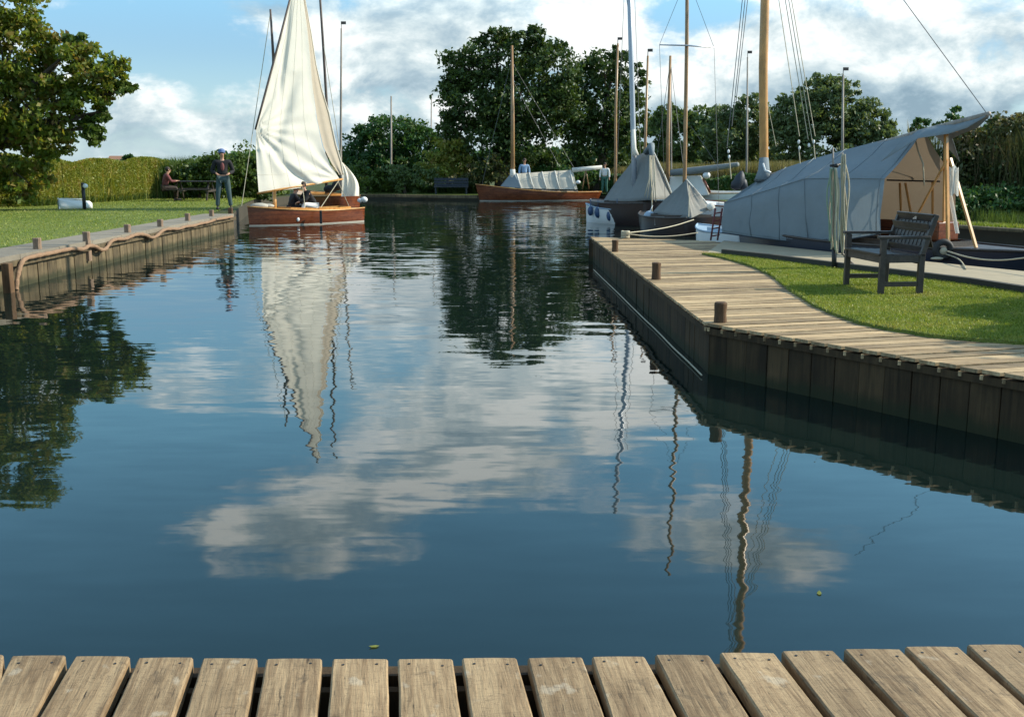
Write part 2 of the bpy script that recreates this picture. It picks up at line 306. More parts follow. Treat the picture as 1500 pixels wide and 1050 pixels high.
# ------------------------------------------------------------------ object helpers
INV = {}
def tag(o, label=None, cat=None, group=None, kind=None):
    for k, v in (('label', label), ('category', cat), ('group', group), ('kind', kind)):
        if v: o[k] = v
    return o
def thing(name, label, cat, loc=(0, 0, 0), group=None, rz=0.0):
    o = bpy.data.objects.new(name, None); C.objects.link(o); o.empty_display_size = .2
    o.location = loc; o.rotation_euler = (0, 0, rz)
    M = Matrix.Translation(Vector(loc)) @ Matrix.Rotation(rz, 4, 'Z'); INV[o.name] = M.inverted()
    return tag(o, label, cat, group)
class MB:
    def __init__(s): s.v = []; s.f = []
    def add(s, vs, fs):
        n = len(s.v); s.v += [tuple(v) for v in vs]; s.f += [tuple(i+n for i in f) for f in fs]; return s
    def box(s, c, size, M=None):
        x, y, z = (k/2 for k in size); vs = [Vector((a*x, b_*y, d*z)) for a in (-1, 1) for b_ in (-1, 1) for d in (-1, 1)]
        if M is not None: vs = [M @ v for v in vs]
        vs = [v+Vector(c) for v in vs]
        return s.add(vs, [(0, 1, 3, 2), (4, 6, 7, 5), (0, 4, 5, 1), (2, 3, 7, 6), (0, 2, 6, 4), (1, 5, 7, 3)])
    def beam(s, a, b_, wd, th, up=(0, 0, 1)):      # rectangular bar from a to b
        a, b_ = Vector(a), Vector(b_); d = (b_-a).normalized(); u = Vector(up)
        sv = d.cross(u);  sv = sv.normalized() if sv.length > 1e-4 else Vector((1, 0, 0)); u = sv.cross(d)
        vs = [p+sv*i*wd/2+u*j*th/2 for p in (a, b_) for i, j in ((-1, -1), (1, -1), (1, 1), (-1, 1))]
        return s.add(vs, [(3, 2, 1, 0), (4, 5, 6, 7), (0, 1, 5, 4), (1, 2, 6, 5), (2, 3, 7, 6), (3, 0, 4, 7)])
    def tube(s, pts, r, n=8, caps=True):
        pts = [Vector(p) for p in pts]; m = len(pts); rs = r if isinstance(r, (list, tuple)) else [r]*m
        vs = []; ref = None
        for i, p in enumerate(pts):
            d = (pts[min(i+1, m-1)]-pts[max(i-1, 0)]).normalized()
            if ref is None: ref = Vector((0, 0, 1)) if abs(d.z) < .9 else Vector((1, 0, 0))
            a = d.cross(ref).normalized(); b_ = d.cross(a); ref = -b_ if False else (a.cross(d))
            for k in range(n):
                t = 2*math.pi*k/n; vs.append(p+(a*math.cos(t)+b_*math.sin(t))*rs[i])
        fs = [(i*n+k, i*n+(k+1) % n, (i+1)*n+(k+1) % n, (i+1)*n+k) for i in range(m-1) for k in range(n)]
        if caps: fs += [tuple(range(n-1, -1, -1)), tuple((m-1)*n+k for k in range(n))]
        return s.add(vs, fs)
    def ball(s, c, r, nu=12, nv=8):
        c = Vector(c); r = Vector(r) if isinstance(r, (tuple, list)) else Vector((r, r, r)); vs = [c+Vector((0, 0, r.z))]
        for i in range(1, nv):
            for k in range(nu):
                a, e = 2*math.pi*k/nu, math.pi*i/nv
                vs.append(c+Vector((r.x*math.sin(e)*math.cos(a), r.y*math.sin(e)*math.sin(a), r.z*math.cos(e))))
        vs.append(c-Vector((0, 0, r.z))); L = len(vs)-1
        fs = [(0, 1+k, 1+(k+1) % nu) for k in range(nu)]
        fs += [(1+i*nu+k, 1+(i+1)*nu+k, 1+(i+1)*nu+(k+1) % nu, 1+i*nu+(k+1) % nu) for i in range(nv-2) for k in range(nu)]
        fs += [(L, 1+(nv-2)*nu+(k+1) % nu, 1+(nv-2)*nu+k) for k in range(nu)]
        return s.add(vs, fs)
    def grid(s, rows):                 # rows of points
        n = len(rows[0]); vs = [p for r in rows for p in r]
        return s.add(vs, [(i*n+k, i*n+k+1, (i+1)*n+k+1, (i+1)*n+k) for i in range(len(rows)-1) for k in range(n-1)])
    def poly(s, pts, z0, z1):          # vertical prism over an outline (counterclockwise)
        n = len(pts); vs = [(p[0], p[1], z1) for p in pts]+[(p[0], p[1], z0) for p in pts]
        return s.add(vs, [tuple(range(n)), tuple(range(2*n-1, n-1, -1))]+[(i, i+n, (i+1) % n+n, (i+1) % n) for i in range(n)])
    def build(s, name, mat, parent=None, smooth=False, thick=0, bevel=0, label=None):
        root = parent
        while root is not None and root.parent is not None: root = root.parent
        vs = s.v
        if root is not None and root.name in INV:
            M = INV[root.name]; vs = [M @ Vector(v) for v in vs]
        me = bpy.data.meshes.new(name); me.from_pydata([tuple(v) for v in vs], [], s.f); me.validate()
        me.materials.append(MAT[mat] if isinstance(mat, str) else mat)
        if smooth: me.polygons.foreach_set('use_smooth', [True]*len(me.polygons))
        o = bpy.data.objects.new(name, me); C.objects.link(o)
        if parent is not None: o.parent = parent
        if thick: md = o.modifiers.new('thickness', 'SOLIDIFY'); md.thickness = thick; md.offset = 0
        if bevel: md = o.modifiers.new('bevel', 'BEVEL'); md.width = bevel; md.segments = 2; md.limit_method = 'ANGLE'
        if label: o['label'] = label
        return o
def npmesh(name, V, n_per, mat, parent=None):    # V: (N, n_per, 3) separate faces
    N_ = V.shape[0]; root = parent
    while root is not None and root.parent is not None: root = root.parent
    V = V.reshape(-1, 3).astype(np.float32)
    if root is not None and root.name in INV:
        M = np.array(INV[root.name]); V = (V @ M[:3, :3].T + M[:3, 3]).astype(np.float32)
    me = bpy.data.meshes.new(name); me.vertices.add(N_*n_per); me.vertices.foreach_set('co', V.ravel())
    me.loops.add(N_*n_per); me.loops.foreach_set('vertex_index', np.arange(N_*n_per, dtype=np.int32))
    me.polygons.add(N_); me.polygons.foreach_set('loop_start', np.arange(0, N_*n_per, n_per, dtype=np.int32)); me.polygons.foreach_set('loop_total', np.full(N_, n_per, dtype=np.int32))
    me.update(calc_edges=True); me.materials.append(MAT[mat]); o = bpy.data.objects.new(name, me); C.objects.link(o)
    if parent is not None: o.parent = parent
    return o
def unit(a): return a/np.maximum(np.linalg.norm(a, axis=1, keepdims=True), 1e-9)
def leaves(cent, size, flat=.0):
    n = len(cent); nrm = RNG.normal(size=(n, 3)); nrm[:, 2] += flat; nrm = unit(nrm)
    a = unit(np.cross(nrm, RNG.normal(size=(n, 3)))); b_ = np.cross(nrm, a)
    s = size*RNG.uniform(.6, 1.35, (n, 1)); a = a*s; b_ = b_*s*.55; k = nrm*s*.18
    return np.stack([cent-a, cent+b_*1.0-k, cent+a, cent-b_-k], axis=1)
def crown_points(lobes, dens, clump=.17, shell=.55, sub=55):
    out = []
    for (c, r, w_) in lobes:
        c = np.array(c); r = np.array(r); nc = max(6, int(dens*w_))
        d = unit(RNG.normal(size=(nc, 3))); rad = RNG.uniform(shell**2, 1.0, (nc, 1))**.5; rad *= RNG.uniform(.86, 1.12, (nc, 1))
        cc = c+d*r*rad; rm = float(r.mean())
        p = cc[:, None, :]+np.clip(RNG.normal(size=(nc, sub, 3)), -1.9, 1.9)*rm*clump*RNG.uniform(.5, 1.2, (nc, 1, 1))*np.array([1, 1, .62])
        out.append(p.reshape(-1, 3))
    return np.concatenate(out)
def tree(name, label, group, base, lobes, mat, leaf, dens=60, trunk_r=.25, sub=55, clump=.17, cat='tree', bark='bark', shell=.55, limbs=True, extra=None):
    t = thing(name, label, cat, base, group); base = Vector(base)
    pts = crown_points(lobes, dens, clump, shell, sub)
    pts = pts[pts[:, 2] > base.z+.02]
    npmesh('crown', leaves(pts, leaf), 4, mat, t)
    if extra:
        pts = crown_points(extra[0], dens, clump*1.2, .2, sub); npmesh('crown', leaves(pts, leaf), 4, extra[1], t)
    m = MB(); cen = sum((Vector(l[0]) for l in lobes), Vector())/len(lobes); top = Vector((base.x*.6+cen.x*.4, base.y*.6+cen.y*.4, base.z+(cen.z-base.z)*.55))
    m.tube([base-Vector((0, 0, .3)), base+Vector((0, 0, .15)), base.lerp(top, .5), top], [trunk_r*1.5, trunk_r*1.1, trunk_r*.9, trunk_r*.7], 10)
    m.build('trunk', bark, t, True)
    if limbs:
        m = MB()
        for (c, r, w_) in list(lobes)+(extra[0] if extra else []):
            c = Vector(c); mid = top.lerp(c, .5)+Vector((random.uniform(-.3, .3), random.uniform(-.3, .3), random.uniform(-.1, .4)))*trunk_r*2
            m.tube([top-Vector((0, 0, trunk_r)), mid, c], [trunk_r*.5, trunk_r*.28, trunk_r*.08], 6)
            for k in range(4):
                e = c+Vector([random.uniform(-.45, .45)*q for q in r]); m.tube([mid.lerp(c, .6), e], [trunk_r*.14, trunk_r*.03], 5)
        m.build('branches', bark, t, True)
    return t
def lob(px, py, rx, ry, Y, depth=None, w_=None):
    c = at(px, py, Y); s = Y/F_PX; r = (rx*s, (depth if depth else (rx+ry)/2*s), ry*s)
    return (tuple(c), r, w_ if w_ else (rx*ry)/2500.0*1.0)
def blades(base, height, width, lean=.25, kink=True):     # base (n,3), tall thin bent blades as two faces joined into one 5-gon-free quad + tri
    n = len(base); a = RNG.uniform(0, 2*np.pi, n); s = np.stack([np.cos(a), np.sin(a), np.zeros(n)], 1)
    l = RNG.normal(size=(n, 3))*lean; l[:, 2] = 1; l = unit(l); h = (height if np.ndim(height) else np.full(n, height))[:, None]; w_ = width*RNG.uniform(.6, 1.3, (n, 1))
    mid = base+l*h*.55; tip = base+l*h+RNG.normal(size=(n, 3))*h*lean*.45*np.array([1, 1, .3])
    return np.stack([base-s*w_, base+s*w_, mid+s*w_*.8, tip, mid-s*w_*.8], 1)

# ------------------------------------------------------------------ the setting
from mathutils.geometry import tessellate_polygon
qa, qb = P(340, 315), P(0, 380); qd = (qb-qa).normalized(); q0 = qb+qd*((-9-qb.y)/qd.y)     # left quay edge, far to near
hole = [q0, qb, qa, P(350, 304), P(372, 292, .42), P(440, 286, .32), P(530, 286, .2), P(620, 287, .2), P(700, 287.5, .2), P(800, 287, .2), P(880, 287, .2),
        P(960, 290, .3), P(1060, 298, .4), P(1200, 314, .45), P(1330, 326), P(1500, 337), Vector((22, 15, .475)), Vector((40, 13, .475)), Vector((40, -9, .475))]
outer = [Vector((-3000, -3000, .3)), Vector((3000, -3000, .3)), Vector((3000, 4500, .3)), Vector((-3000, 4500, .3))]
tri = tessellate_polygon([outer, hole]); pts = outer+hole
m = MB(); m.add(pts, tri); g0 = m.build('lawn_ground', 'rough_ground'); tag(g0, kind='structure')
m = MB(); m.add([p for p in hole]+[Vector((p.x, p.y, -1)) for p in hole], [(i, (i+1) % len(hole), (i+1) % len(hole)+len(hole), i+len(hole)) for i in range(2, len(hole))])
tag(m.build('earth_bank', 'soil'), kind='structure')
m = MB(); m.add([(-60, -12, 0), (60, -12, 0), (60, 66, 0), (-60, 66, 0)], [(0, 1, 2, 3)]); tag(m.build('water', 'water'), kind='structure')
m = MB(); m.add([(-60, -12, -1.2), (60, -12, -1.2), (60, 66, -1.2), (-60, 66, -1.2)], [(0, 1, 2, 3)]); tag(m.build('pond_bed', 'soil'), kind='structure')

# left lawn sheet and its path
inn = Vector((-qd.y, qd.x, 0)).normalized();  inn = inn if inn.x < 0 else -inn
lw = [q0+inn*.8, qa+inn*.8+Vector((0, .6, 0)), P(352, 300), P(380, 290, .43), P(420, 284, .35), P(420, 279, .35), P(340, 282, .42), P(200, 286, .45), P(60, 294), P(-400, 300), Vector((-40, -9, .475))]
for p in lw: p.z += .012
m = MB(); m.add(lw, tessellate_polygon([lw])); tag(m.build('lawn', 'lawn'), kind='structure')
# grass blades on the left lawn close to the path and along its far edge
def inpoly(x, y, poly):
    r = np.zeros(len(x), bool); n = len(poly); j = n-1
    for i in range(n):
        xi, yi, xj, yj = poly[i][0], poly[i][1], poly[j][0], poly[j][1]
        c = ((yi > y) != (yj > y)) & (x < (xj-xi)*(y-yi)/(yj-yi+1e-12)+xi); r ^= c; j = i
    return r
n = 46000; x = RNG.uniform(-19, -7.5, n); y = RNG.uniform(15, 46, n); k = inpoly(x, y, lw); x, y = x[k], y[k]
tag(npmesh('grass', blades(np.stack([x, y, np.full(len(x), .47)], 1), RNG.uniform(.03, .07, len(x)), .009, .5), 5, 'blade'), 'short mown grass of the left bank lawn', 'grass', kind='stuff')

# left quay: path of concrete, pile wall, capping
t = thing('quay', 'long straight left quay with grey concrete path above weathered timber piling', 'quay', qa)
path = [q0, qa, qa+inn*.8+Vector((0, .25, 0)), q0+inn*.8]
m = MB(); m.add([p+Vector((0, 0, .03)) for p in path], [(0, 1, 2, 3)]); L = (q0-qa).length
nseg = 26; mm = MB()
for i in range(nseg):
    a = qa+qd*(L*i/nseg+.006); b_ = qa+qd*(L*(i+1)/nseg-.006); e = random.uniform(-.004, .004)
    mm.add([p+Vector((0, 0, z)) for z in (.035+e, -.05) for p in (a-inn*.05, b_-inn*.05, b_+inn*.8, a+inn*.8)], [(0, 1, 2, 3), (7, 6, 5, 4), (0, 4, 5, 1), (1, 5, 6, 2), (2, 6, 7, 3), (3, 7, 4, 0)])
mm.build('path_slabs', 'concrete', t)
m = MB(); nb = int(L/.19)
for i in range(nb):
    c = qa+qd*(L*(i+.5)/nb); off = .010*(1 if i % 2 else 0)+random.uniform(0, .012)
    c.z = 0; m.beam(c-inn*(.0+off)+Vector((0, 0, -.9)), c-inn*(.0+off)+Vector((0, 0, .425+random.uniform(-.006, .006))), .190, .05, inn)
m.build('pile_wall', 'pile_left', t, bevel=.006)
m = MB(); m.beam(qa-inn*.085+Vector((0, 0, -.09)), q0-inn*.085+Vector((0, 0, -.09)), .05, .09); m.build('waling_beam', 'pile_left', t, bevel=.008)


def post(name, label, loc, h, w_, mat, group, square=True):
    m = MB(); rz = random.uniform(-.08, .10); M = Matrix.Rotation(rz, 3, 'Z')
    x0, y0, z0 = loc; n = 8; vs = []
    prof = [(-.35, 1.0), (0, 1.0), (h*.45, .93), (h*.8, .97), (h-.012, 1.0), (h, .88)]
    for z, s_ in prof:
        for k in range(n*2):
            a = 2*math.pi*(k+.5)/(n*2); cx, cy = math.cos(a), math.sin(a); q = max(abs(cx), abs(cy)) if square else 1
            v = M @ Vector((cx/q*w_/2*s_, cy/q*w_/2*s_, z)); vs.append((v.x+random.uniform(-.003, .003), v.y, v.z))
    N2 = n*2; fs = [(i*N2+k, i*N2+(k+1) % N2, (i+1)*N2+(k+1) % N2, (i+1)*N2+k) for i in range(len(prof)-1) for k in range(N2)]+[tuple((len(prof)-1)*N2+k for k in range(N2))]
    m.add(vs, fs); o = m.build(name, mat); o.location = loc; return tag(o, label, 'mooring post', group)
lp = [(55, 365, .155, 'nearest of the pale left quay posts, above the hanging fender pipe'), (127, 354, .15, 'second left quay post counted from the near end'),
      (187, 341, .14, 'third left quay post, where the pipe sags lowest beside it'), (235, 332.5, .14, 'fourth left quay post counted from the near end'),
      (275, 324, .16, 'fifth left quay post, in front of the picnic table'), (310, 317, .14, 'sixth left quay post, beside the feet of the standing man')]
for (px, py, h, lab) in lp: p = P(px, py, .505); post('mooring_post', 'short square '+lab, p, h+.03, .12, 'post_pale', 'mooring posts on the left quay')
p = P(338, 316, .45); post('mooring_post', 'black post at the far end of the left quay beside the sailing boat bow', (p.x, p.y, p.z), .22, .13, 'post_wood', 'mooring posts on the left quay')

# pipe fender draped along the left wall
def wallpt(px, py): return onplane(px, py, qa-inn*.16, inn)
pp = [(24, 425), (25, 408), (28, 396), (31, 386), (36, 379), (48, 376), (62, 373), (78, 370), (95, 366), (110, 364), (122, 366), (130, 359.5), (140, 361), (148, 367), (156, 365), (162, 353), (172, 350), (184, 350.5), (192, 346), (202, 343), (212, 343.5), (222, 349), (230, 346), (238, 337), (250, 335), (262, 336), (272, 331.5), (284, 331), (295, 327), (305, 326), (316, 321.5), (328, 320), (340, 317.5)]
wp = [wallpt(*q) for q in pp]
def smooth(pts, it=2, closed=False):
    for _ in range(it):
        o = [pts[0]]
        for a, b_ in zip(pts, pts[1:]): o += [a.lerp(b_, .25), a.lerp(b_, .75)]
        pts = o+[pts[-1]]
    return pts
wp = smooth(wp, 2); m = MB()
r_ = [.036*(1+.14*math.sin(i*1.9)+random.uniform(-.12, .12)) for i in range(len(wp))]
m.tube(wp, r_, 9); o = m.build('fender_pipe', 'rope_orange', None, True); tag(o, 'thick wavy orange brown fender rope draped along the left quay wall', 'fender rope')
m = MB(); a = wallpt(4, 376)-inn*.05
m.beam((a.x, a.y, -.5), (a.x, a.y, .44), .14, .12, inn); tag(m.build('fender_pile', 'post_wood', bevel=.01), 'dark upright timber fender pile at left edge of the photo', 'fender pile')

# right boardwalk
T, K, Nn = P(865, 347), P(1033, 473), P(1500, 552); kd = (Nn-K).normalized()
Ne = K+kd*((0-K.y)/kd.y); B1, B2, B3 = P(1040, 353), P(1230, 371), P(1500, 398); be = B3+(B3-B2).normalized()*9
isl = [Vector((q.x, q.y)) for q in (T, K, Ne, Vector((14, 0, 0)), be, B3, B2, B1)]
def clip(poly, nx, ny, d):        # keep nx*x+ny*y <= d
    o = []
    for i in range(len(poly)):
        a, b_ = poly[i], poly[(i+1) % len(poly)]; fa = nx*a[0]+ny*a[1]-d; fb = nx*b_[0]+ny*b_[1]-d
        if fa <= 0: o.append(a)
        if fa*fb < 0: t_ = fa/(fa-fb); o.append((a[0]+(b_[0]-a[0])*t_, a[1]+(b_[1]-a[1])*t_))
    return o
bw = thing('boardwalk', 'pale timber boardwalk on dark vertical piling turning the corner at right', 'boardwalk', K)
BD = Vector((1, .28)).normalized(); bn = Vector((-BD.y, BD.x)); pitch = .158
dmin = min(q.dot(bn) for q in isl); dmax = max(q.dot(bn) for q in isl); m = MB(); i = 0; d = dmin
while d < dmax:
    poly = clip(clip([tuple(q) for q in isl], bn.x, bn.y, d+pitch-.032), -bn.x, -bn.y, -d); d += pitch
    if len(poly) < 3: continue
    c = sum((Vector(q) for q in poly), Vector((0, 0)))/len(poly); e = 0
    poly = [tuple(Vector(q)+BD*((e if (Vector(q)-c).dot(BD) < 0 else 0))) for q in poly]
    zt = .475+random.uniform(-.004, .004); m.poly(poly, zt-.028, zt)
    fr = [q for q in poly if abs((Vector((q[0]-K.x, q[1]-K.y))).cross(Vector((kd.x, kd.y)))) < .01]
    if fr: q = fr[0]; m.box((q[0]+.008, q[1]+.012, .418), (.022, .02, .035))
m.build('decking', 'deck_right', bw, bevel=.004)
m = MB()
def pile_row(a, b_, m, w_=.235, inset=.06):
    a, b_ = Vector((a.x, a.y, 0)), Vector((b_.x, b_.y, 0)); d_ = (b_-a).normalized(); nn = Vector((-d_.y, d_.x, 0)); L_ = (b_-a).length; k = max(1, int(L_/w_))
    for i in range(k):
        c = a+d_*(L_*(i+.5)/k)+nn*(inset+random.uniform(0, .010)); wv = L_/k*random.uniform(.965, .992)
        m.beam(c+Vector((0, 0, -.9)), c+Vector((0, 0, .43)), wv, .05, nn)
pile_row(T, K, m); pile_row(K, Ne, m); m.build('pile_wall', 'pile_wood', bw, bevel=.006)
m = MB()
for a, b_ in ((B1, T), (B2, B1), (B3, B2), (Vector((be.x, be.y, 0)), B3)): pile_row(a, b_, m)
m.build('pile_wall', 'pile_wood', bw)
m = MB()                           # dark fascia beam just under the decking
for a, b_ in ((T, K), (K, Ne)):
    d_ = (b_-a).normalized(); nn = Vector((-d_.y, d_.x, 0)); m.beam(a+nn*.035+Vector((0, 0, -.075)), b_+nn*.035+Vector((0, 0, -.075)), .045, .055)
m.build('fascia_beam', 'pile_wood', bw)
# core so that no light passes between the piles
m = MB(); cen = sum(isl, Vector((0, 0)))/len(isl); m.poly([tuple(cen+(q-cen)*.955) for q in isl], -1, .42); m.build('fill', 'soil', bw)
for (px, py, h, w_, lab) in [(1055, 472, .185, .115, 'brown mooring post at the corner of the right boardwalk, nearest the camera'), (961, 409, .21, .115, 'middle brown mooring post on the right boardwalk edge'), (901, 368.5, .19, .11, 'farthest brown mooring post near the tip of the right boardwalk')]:
    p = P(px, py, .476); post('mooring_post', lab, p, h, w_, 'post_wood', 'mooring posts on the right boardwalk', False)
m = MB(); a = P(872, 395, .02); b_ = P(1033, 549.5, .02); d_ = (b_-a).normalized(); nn = Vector((d_.y, -d_.x, 0)); nn = nn if nn.x < 0 else -nn
m.tube(smooth([a.lerp(b_, i/14)+nn*(.03+random.uniform(-.008, .008)) for i in range(15)]), .008, 6)
tag(m.build('rope', 'rope_pale', None, True), 'thin pale line floating along the foot of the right boardwalk wall', 'rope')

# right lawn and the path with its dark kerb
gp = [P(*q, .475) for q in [(1028, 373), (1062, 380), (1100, 391), (1130, 405), (1158, 428), (1190, 448), (1222, 463), (1262, 476), (1300, 484), (1360, 494), (1430, 501), (1500, 506), (1700, 530)]]
kp = [P(*q, .475) for q in [(1700, 462), (1500, 433), (1420, 420), (1350, 411), (1240, 397.5), (1130, 383), (1060, 375)]]
lawn = [q+Vector((0, 0, .03)) for q in gp+kp]
m = MB(); n_ = len(lawn); m.add(lawn+[q-Vector((0, 0, .035)) for q in lawn], [tuple(x) for x in tessellate_polygon([lawn])]+[(i, (i+1) % n_, (i+1) % n_+n_, i+n_) for i in range(n_)])
tag(m.build('lawn', 'lawn'), kind='structure')
xs = [q.x for q in lawn]; ys = [q.y for q in lawn]; n = 330000
x = RNG.uniform(min(xs), 7.2, n); y = RNG.uniform(min(ys), max(ys), n); k = inpoly(x, y, lawn) & (x < y*.52+.3); x, y = x[k], y[k]; x = x+RNG.normal(0, .018, len(x)); y = y+RNG.normal(0, .018, len(x))
tag(npmesh('grass', blades(np.stack([x, y, np.full(len(x), .50)], 1), RNG.uniform(.012, .038, len(x)), .0032, .6), 5, 'blade'), 'bright green mown grass in the bend of the right boardwalk', 'grass', kind='stuff')
pb = [B1+Vector((.25, -.05, 0)), B2+Vector((-.03, -.06, 0)), B3+Vector((-.03, -.06, 0)), Vector((be.x, be.y, .475))+Vector((-.1, -.1, 0))]
kq = list(reversed(kp)); path = [P(1035, 371.5)]+[q for q in kq]+[Vector((be.x-.5, be.y-2.4, .475))]+pb[::-1]
path = [Vector((q.x, q.y, .488)) for q in path]
m = MB(); m.add(path, tessellate_polygon([path])); tag(m.build('gravel_path', 'path_right'), kind='structure')
m = MB(); ks = kq
for a, b_ in zip(ks, ks[1:]): m.beam(a+Vector((0, .02, .035)), b_+Vector((0, .02, .035)), .09, .14)
tag(m.build('kerb', 'kerb'), 'dark timber kerb board between right lawn and moored yacht path', 'kerb')

# foreground jetty
jt = thing('jetty', 'weathered plank jetty with gaps across the foreground', 'jetty', (0, 2.5, .475))
PK = [(-83, 5, 959, -145, -3), (17, 96, 960, -28, 50), (110, 190, 961, 57, 149), (202, 283, 963, 163, 253), (297, 377, 964, 270, 361), (390, 472, 964.5, 374, 464), (487, 568, 965, 480, 570), (583, 663, 965, 585, 675), (677, 757, 963.5, 691, 781),
      (773, 853, 963, 796, 886), (867, 945, 961.5, 896, 993), (960, 1040, 959, 1006, 1099), (1055, 1135, 956, 1117, 1209), (1145, 1222, 953, 1222, 1315), (1237, 1320, 950.5, 1330, 1420), (1326, 1405, 947, 1432, 1523), (1417, 1497, 944, 1532, 1622), (1510, 1590, 941, 1640, 1730)]
m = MB(); nails = MB(); PLV = []
for (l, r_, yt, lb, rb) in PK:
    a, b_, c, d_ = P(l, yt), P(r_, yt), P(rb, 1050), P(lb, 1050)
    c2, d2 = b_+(c-b_)*5.5, a+(d_-a)*5.5
    top = []; nr = 26                     # rounded, slightly wavy edges; parting cracks
    jl = [random.uniform(-.0009, .0009) for _ in range(nr+1)]; jr = [random.uniform(-.0009, .0009) for _ in range(nr+1)]
    tilt = random.uniform(-.003, .003); rows = []
    for i in range(nr+1):
        s_ = i/nr; e0 = a.lerp(d2, s_); e1 = b_.lerp(c2, s_); dx = (e1-e0).normalized(); e0 = e0+dx*jl[i]; e1 = e1+dx*jr[i]; wv = (e1-e0).length
        prof = [(0, -.045), (0, -.005), (.005, 0), (wv*.25, .0008), (wv*.5, .0012), (wv*.75, .0008), (wv-.005, 0), (wv, -.005), (wv, -.045)]
        rows.append([e0+dx*u+Vector((0, 0, v+tilt*(u/wv-.5))) for u, v in prof]); PLV += [(u, (e0-a).length, v) for u, v in prof]
    m.grid(rows); k0 = len(m.v)-len(rows)*9; m.f.append(tuple(k0+j for j in range(8, -1, -1)))
    m.f += [(k0+i*9, k0+(i+1)*9, k0+(i+1)*9+8, k0+i*9+8) for i in range(nr)]
    for fx in (.2, .8):
        q = a.lerp(b_, fx)+(d_-a).normalized()*random.uniform(.03, .05); nails.tube([q+Vector((0, 0, -.01)), q+Vector((0, 0, .0022))], .0042, 8)
PLV += [(0, 0, 0)]*len(nails.v); nf_ = len(m.f); m.add(nails.v, nails.f)
pk = m.build('planks', 'deck_fore', jt); pk.data.materials.append(MAT['black_iron']); at_ = pk.data.attributes.new('plank', 'FLOAT_VECTOR', 'POINT'); at_.data.foreach_set('vector', np.array(PLV, dtype=np.float32).ravel())
for p_ in pk.data.polygons[nf_:]: p_.material_index = 1
m = MB(); a, b_ = P(-300, 1012, .475-.045-.05), P(1800, 996, .475-.045-.05)
m.beam(a, b_, .06, .10); m.beam(a+Vector((0, -.75, 0)), b_+Vector((0, -.75, 0)), .06, .10); m.beam(a+Vector((0, -1.6, 0)), b_+Vector((0, -1.6, 0)), .06, .10)
m.build('bearer', 'pile_wood', jt)
m = MB(); m.beam(a+Vector((0, -.10, -.315)), b_+Vector((0, -.10, -.315)), .03, .72); m.build('gap_shade_boards', 'pile_wood', jt)  # boards added behind the bearer so the plank gaps look dark
for x in (-1.6, 0.1, 1.8):
    for y in (2.6, 1.3): m = MB(); m.tube([(x, y, -1), (x, y, .38)], .07, 10); m.build('support_post', 'pile_wood', jt, True)

m = MB(); m.box((16.5, -3.3, -.42), (47, 12.1, 1.0)); tag(m.build('gap_shade_fill', 'soil'), kind='structure')  # soil block added under the jetty to darken the plank gaps

# ------------------------------------------------------------------ people
def skinned(name, nodes, edges, mat, parent, sub=2):
    root = parent
    while root.parent is not None: root = root.parent
    ks = list(nodes); me = bpy.data.meshes.new(name); me.from_pydata([nodes[k][0] for k in ks], [(ks.index(a), ks.index(b_)) for a, b_ in edges], [])
    me.materials.append(MAT[mat]); o = bpy.data.objects.new(name, me); C.objects.link(o); o.parent = parent
    o.modifiers.new('skin', 'SKIN'); me.skin_vertices  # layer is made by the modifier
    if not me.skin_vertices:
        bm = bmesh.new(); bm.from_mesh(me); bm.verts.layers.skin.verify(); bm.to_mesh(me); bm.free()
    for i, k in enumerate(ks):
        r = nodes[k][1]; r = r if isinstance(r, tuple) else (r, r); me.skin_vertices[0].data[i].radius = r; me.skin_vertices[0].data[i].use_root = (i == 0)
    sb = o.modifiers.new('sub', 'SUBSURF'); sb.levels = sub; sb.render_levels = sub
    return o
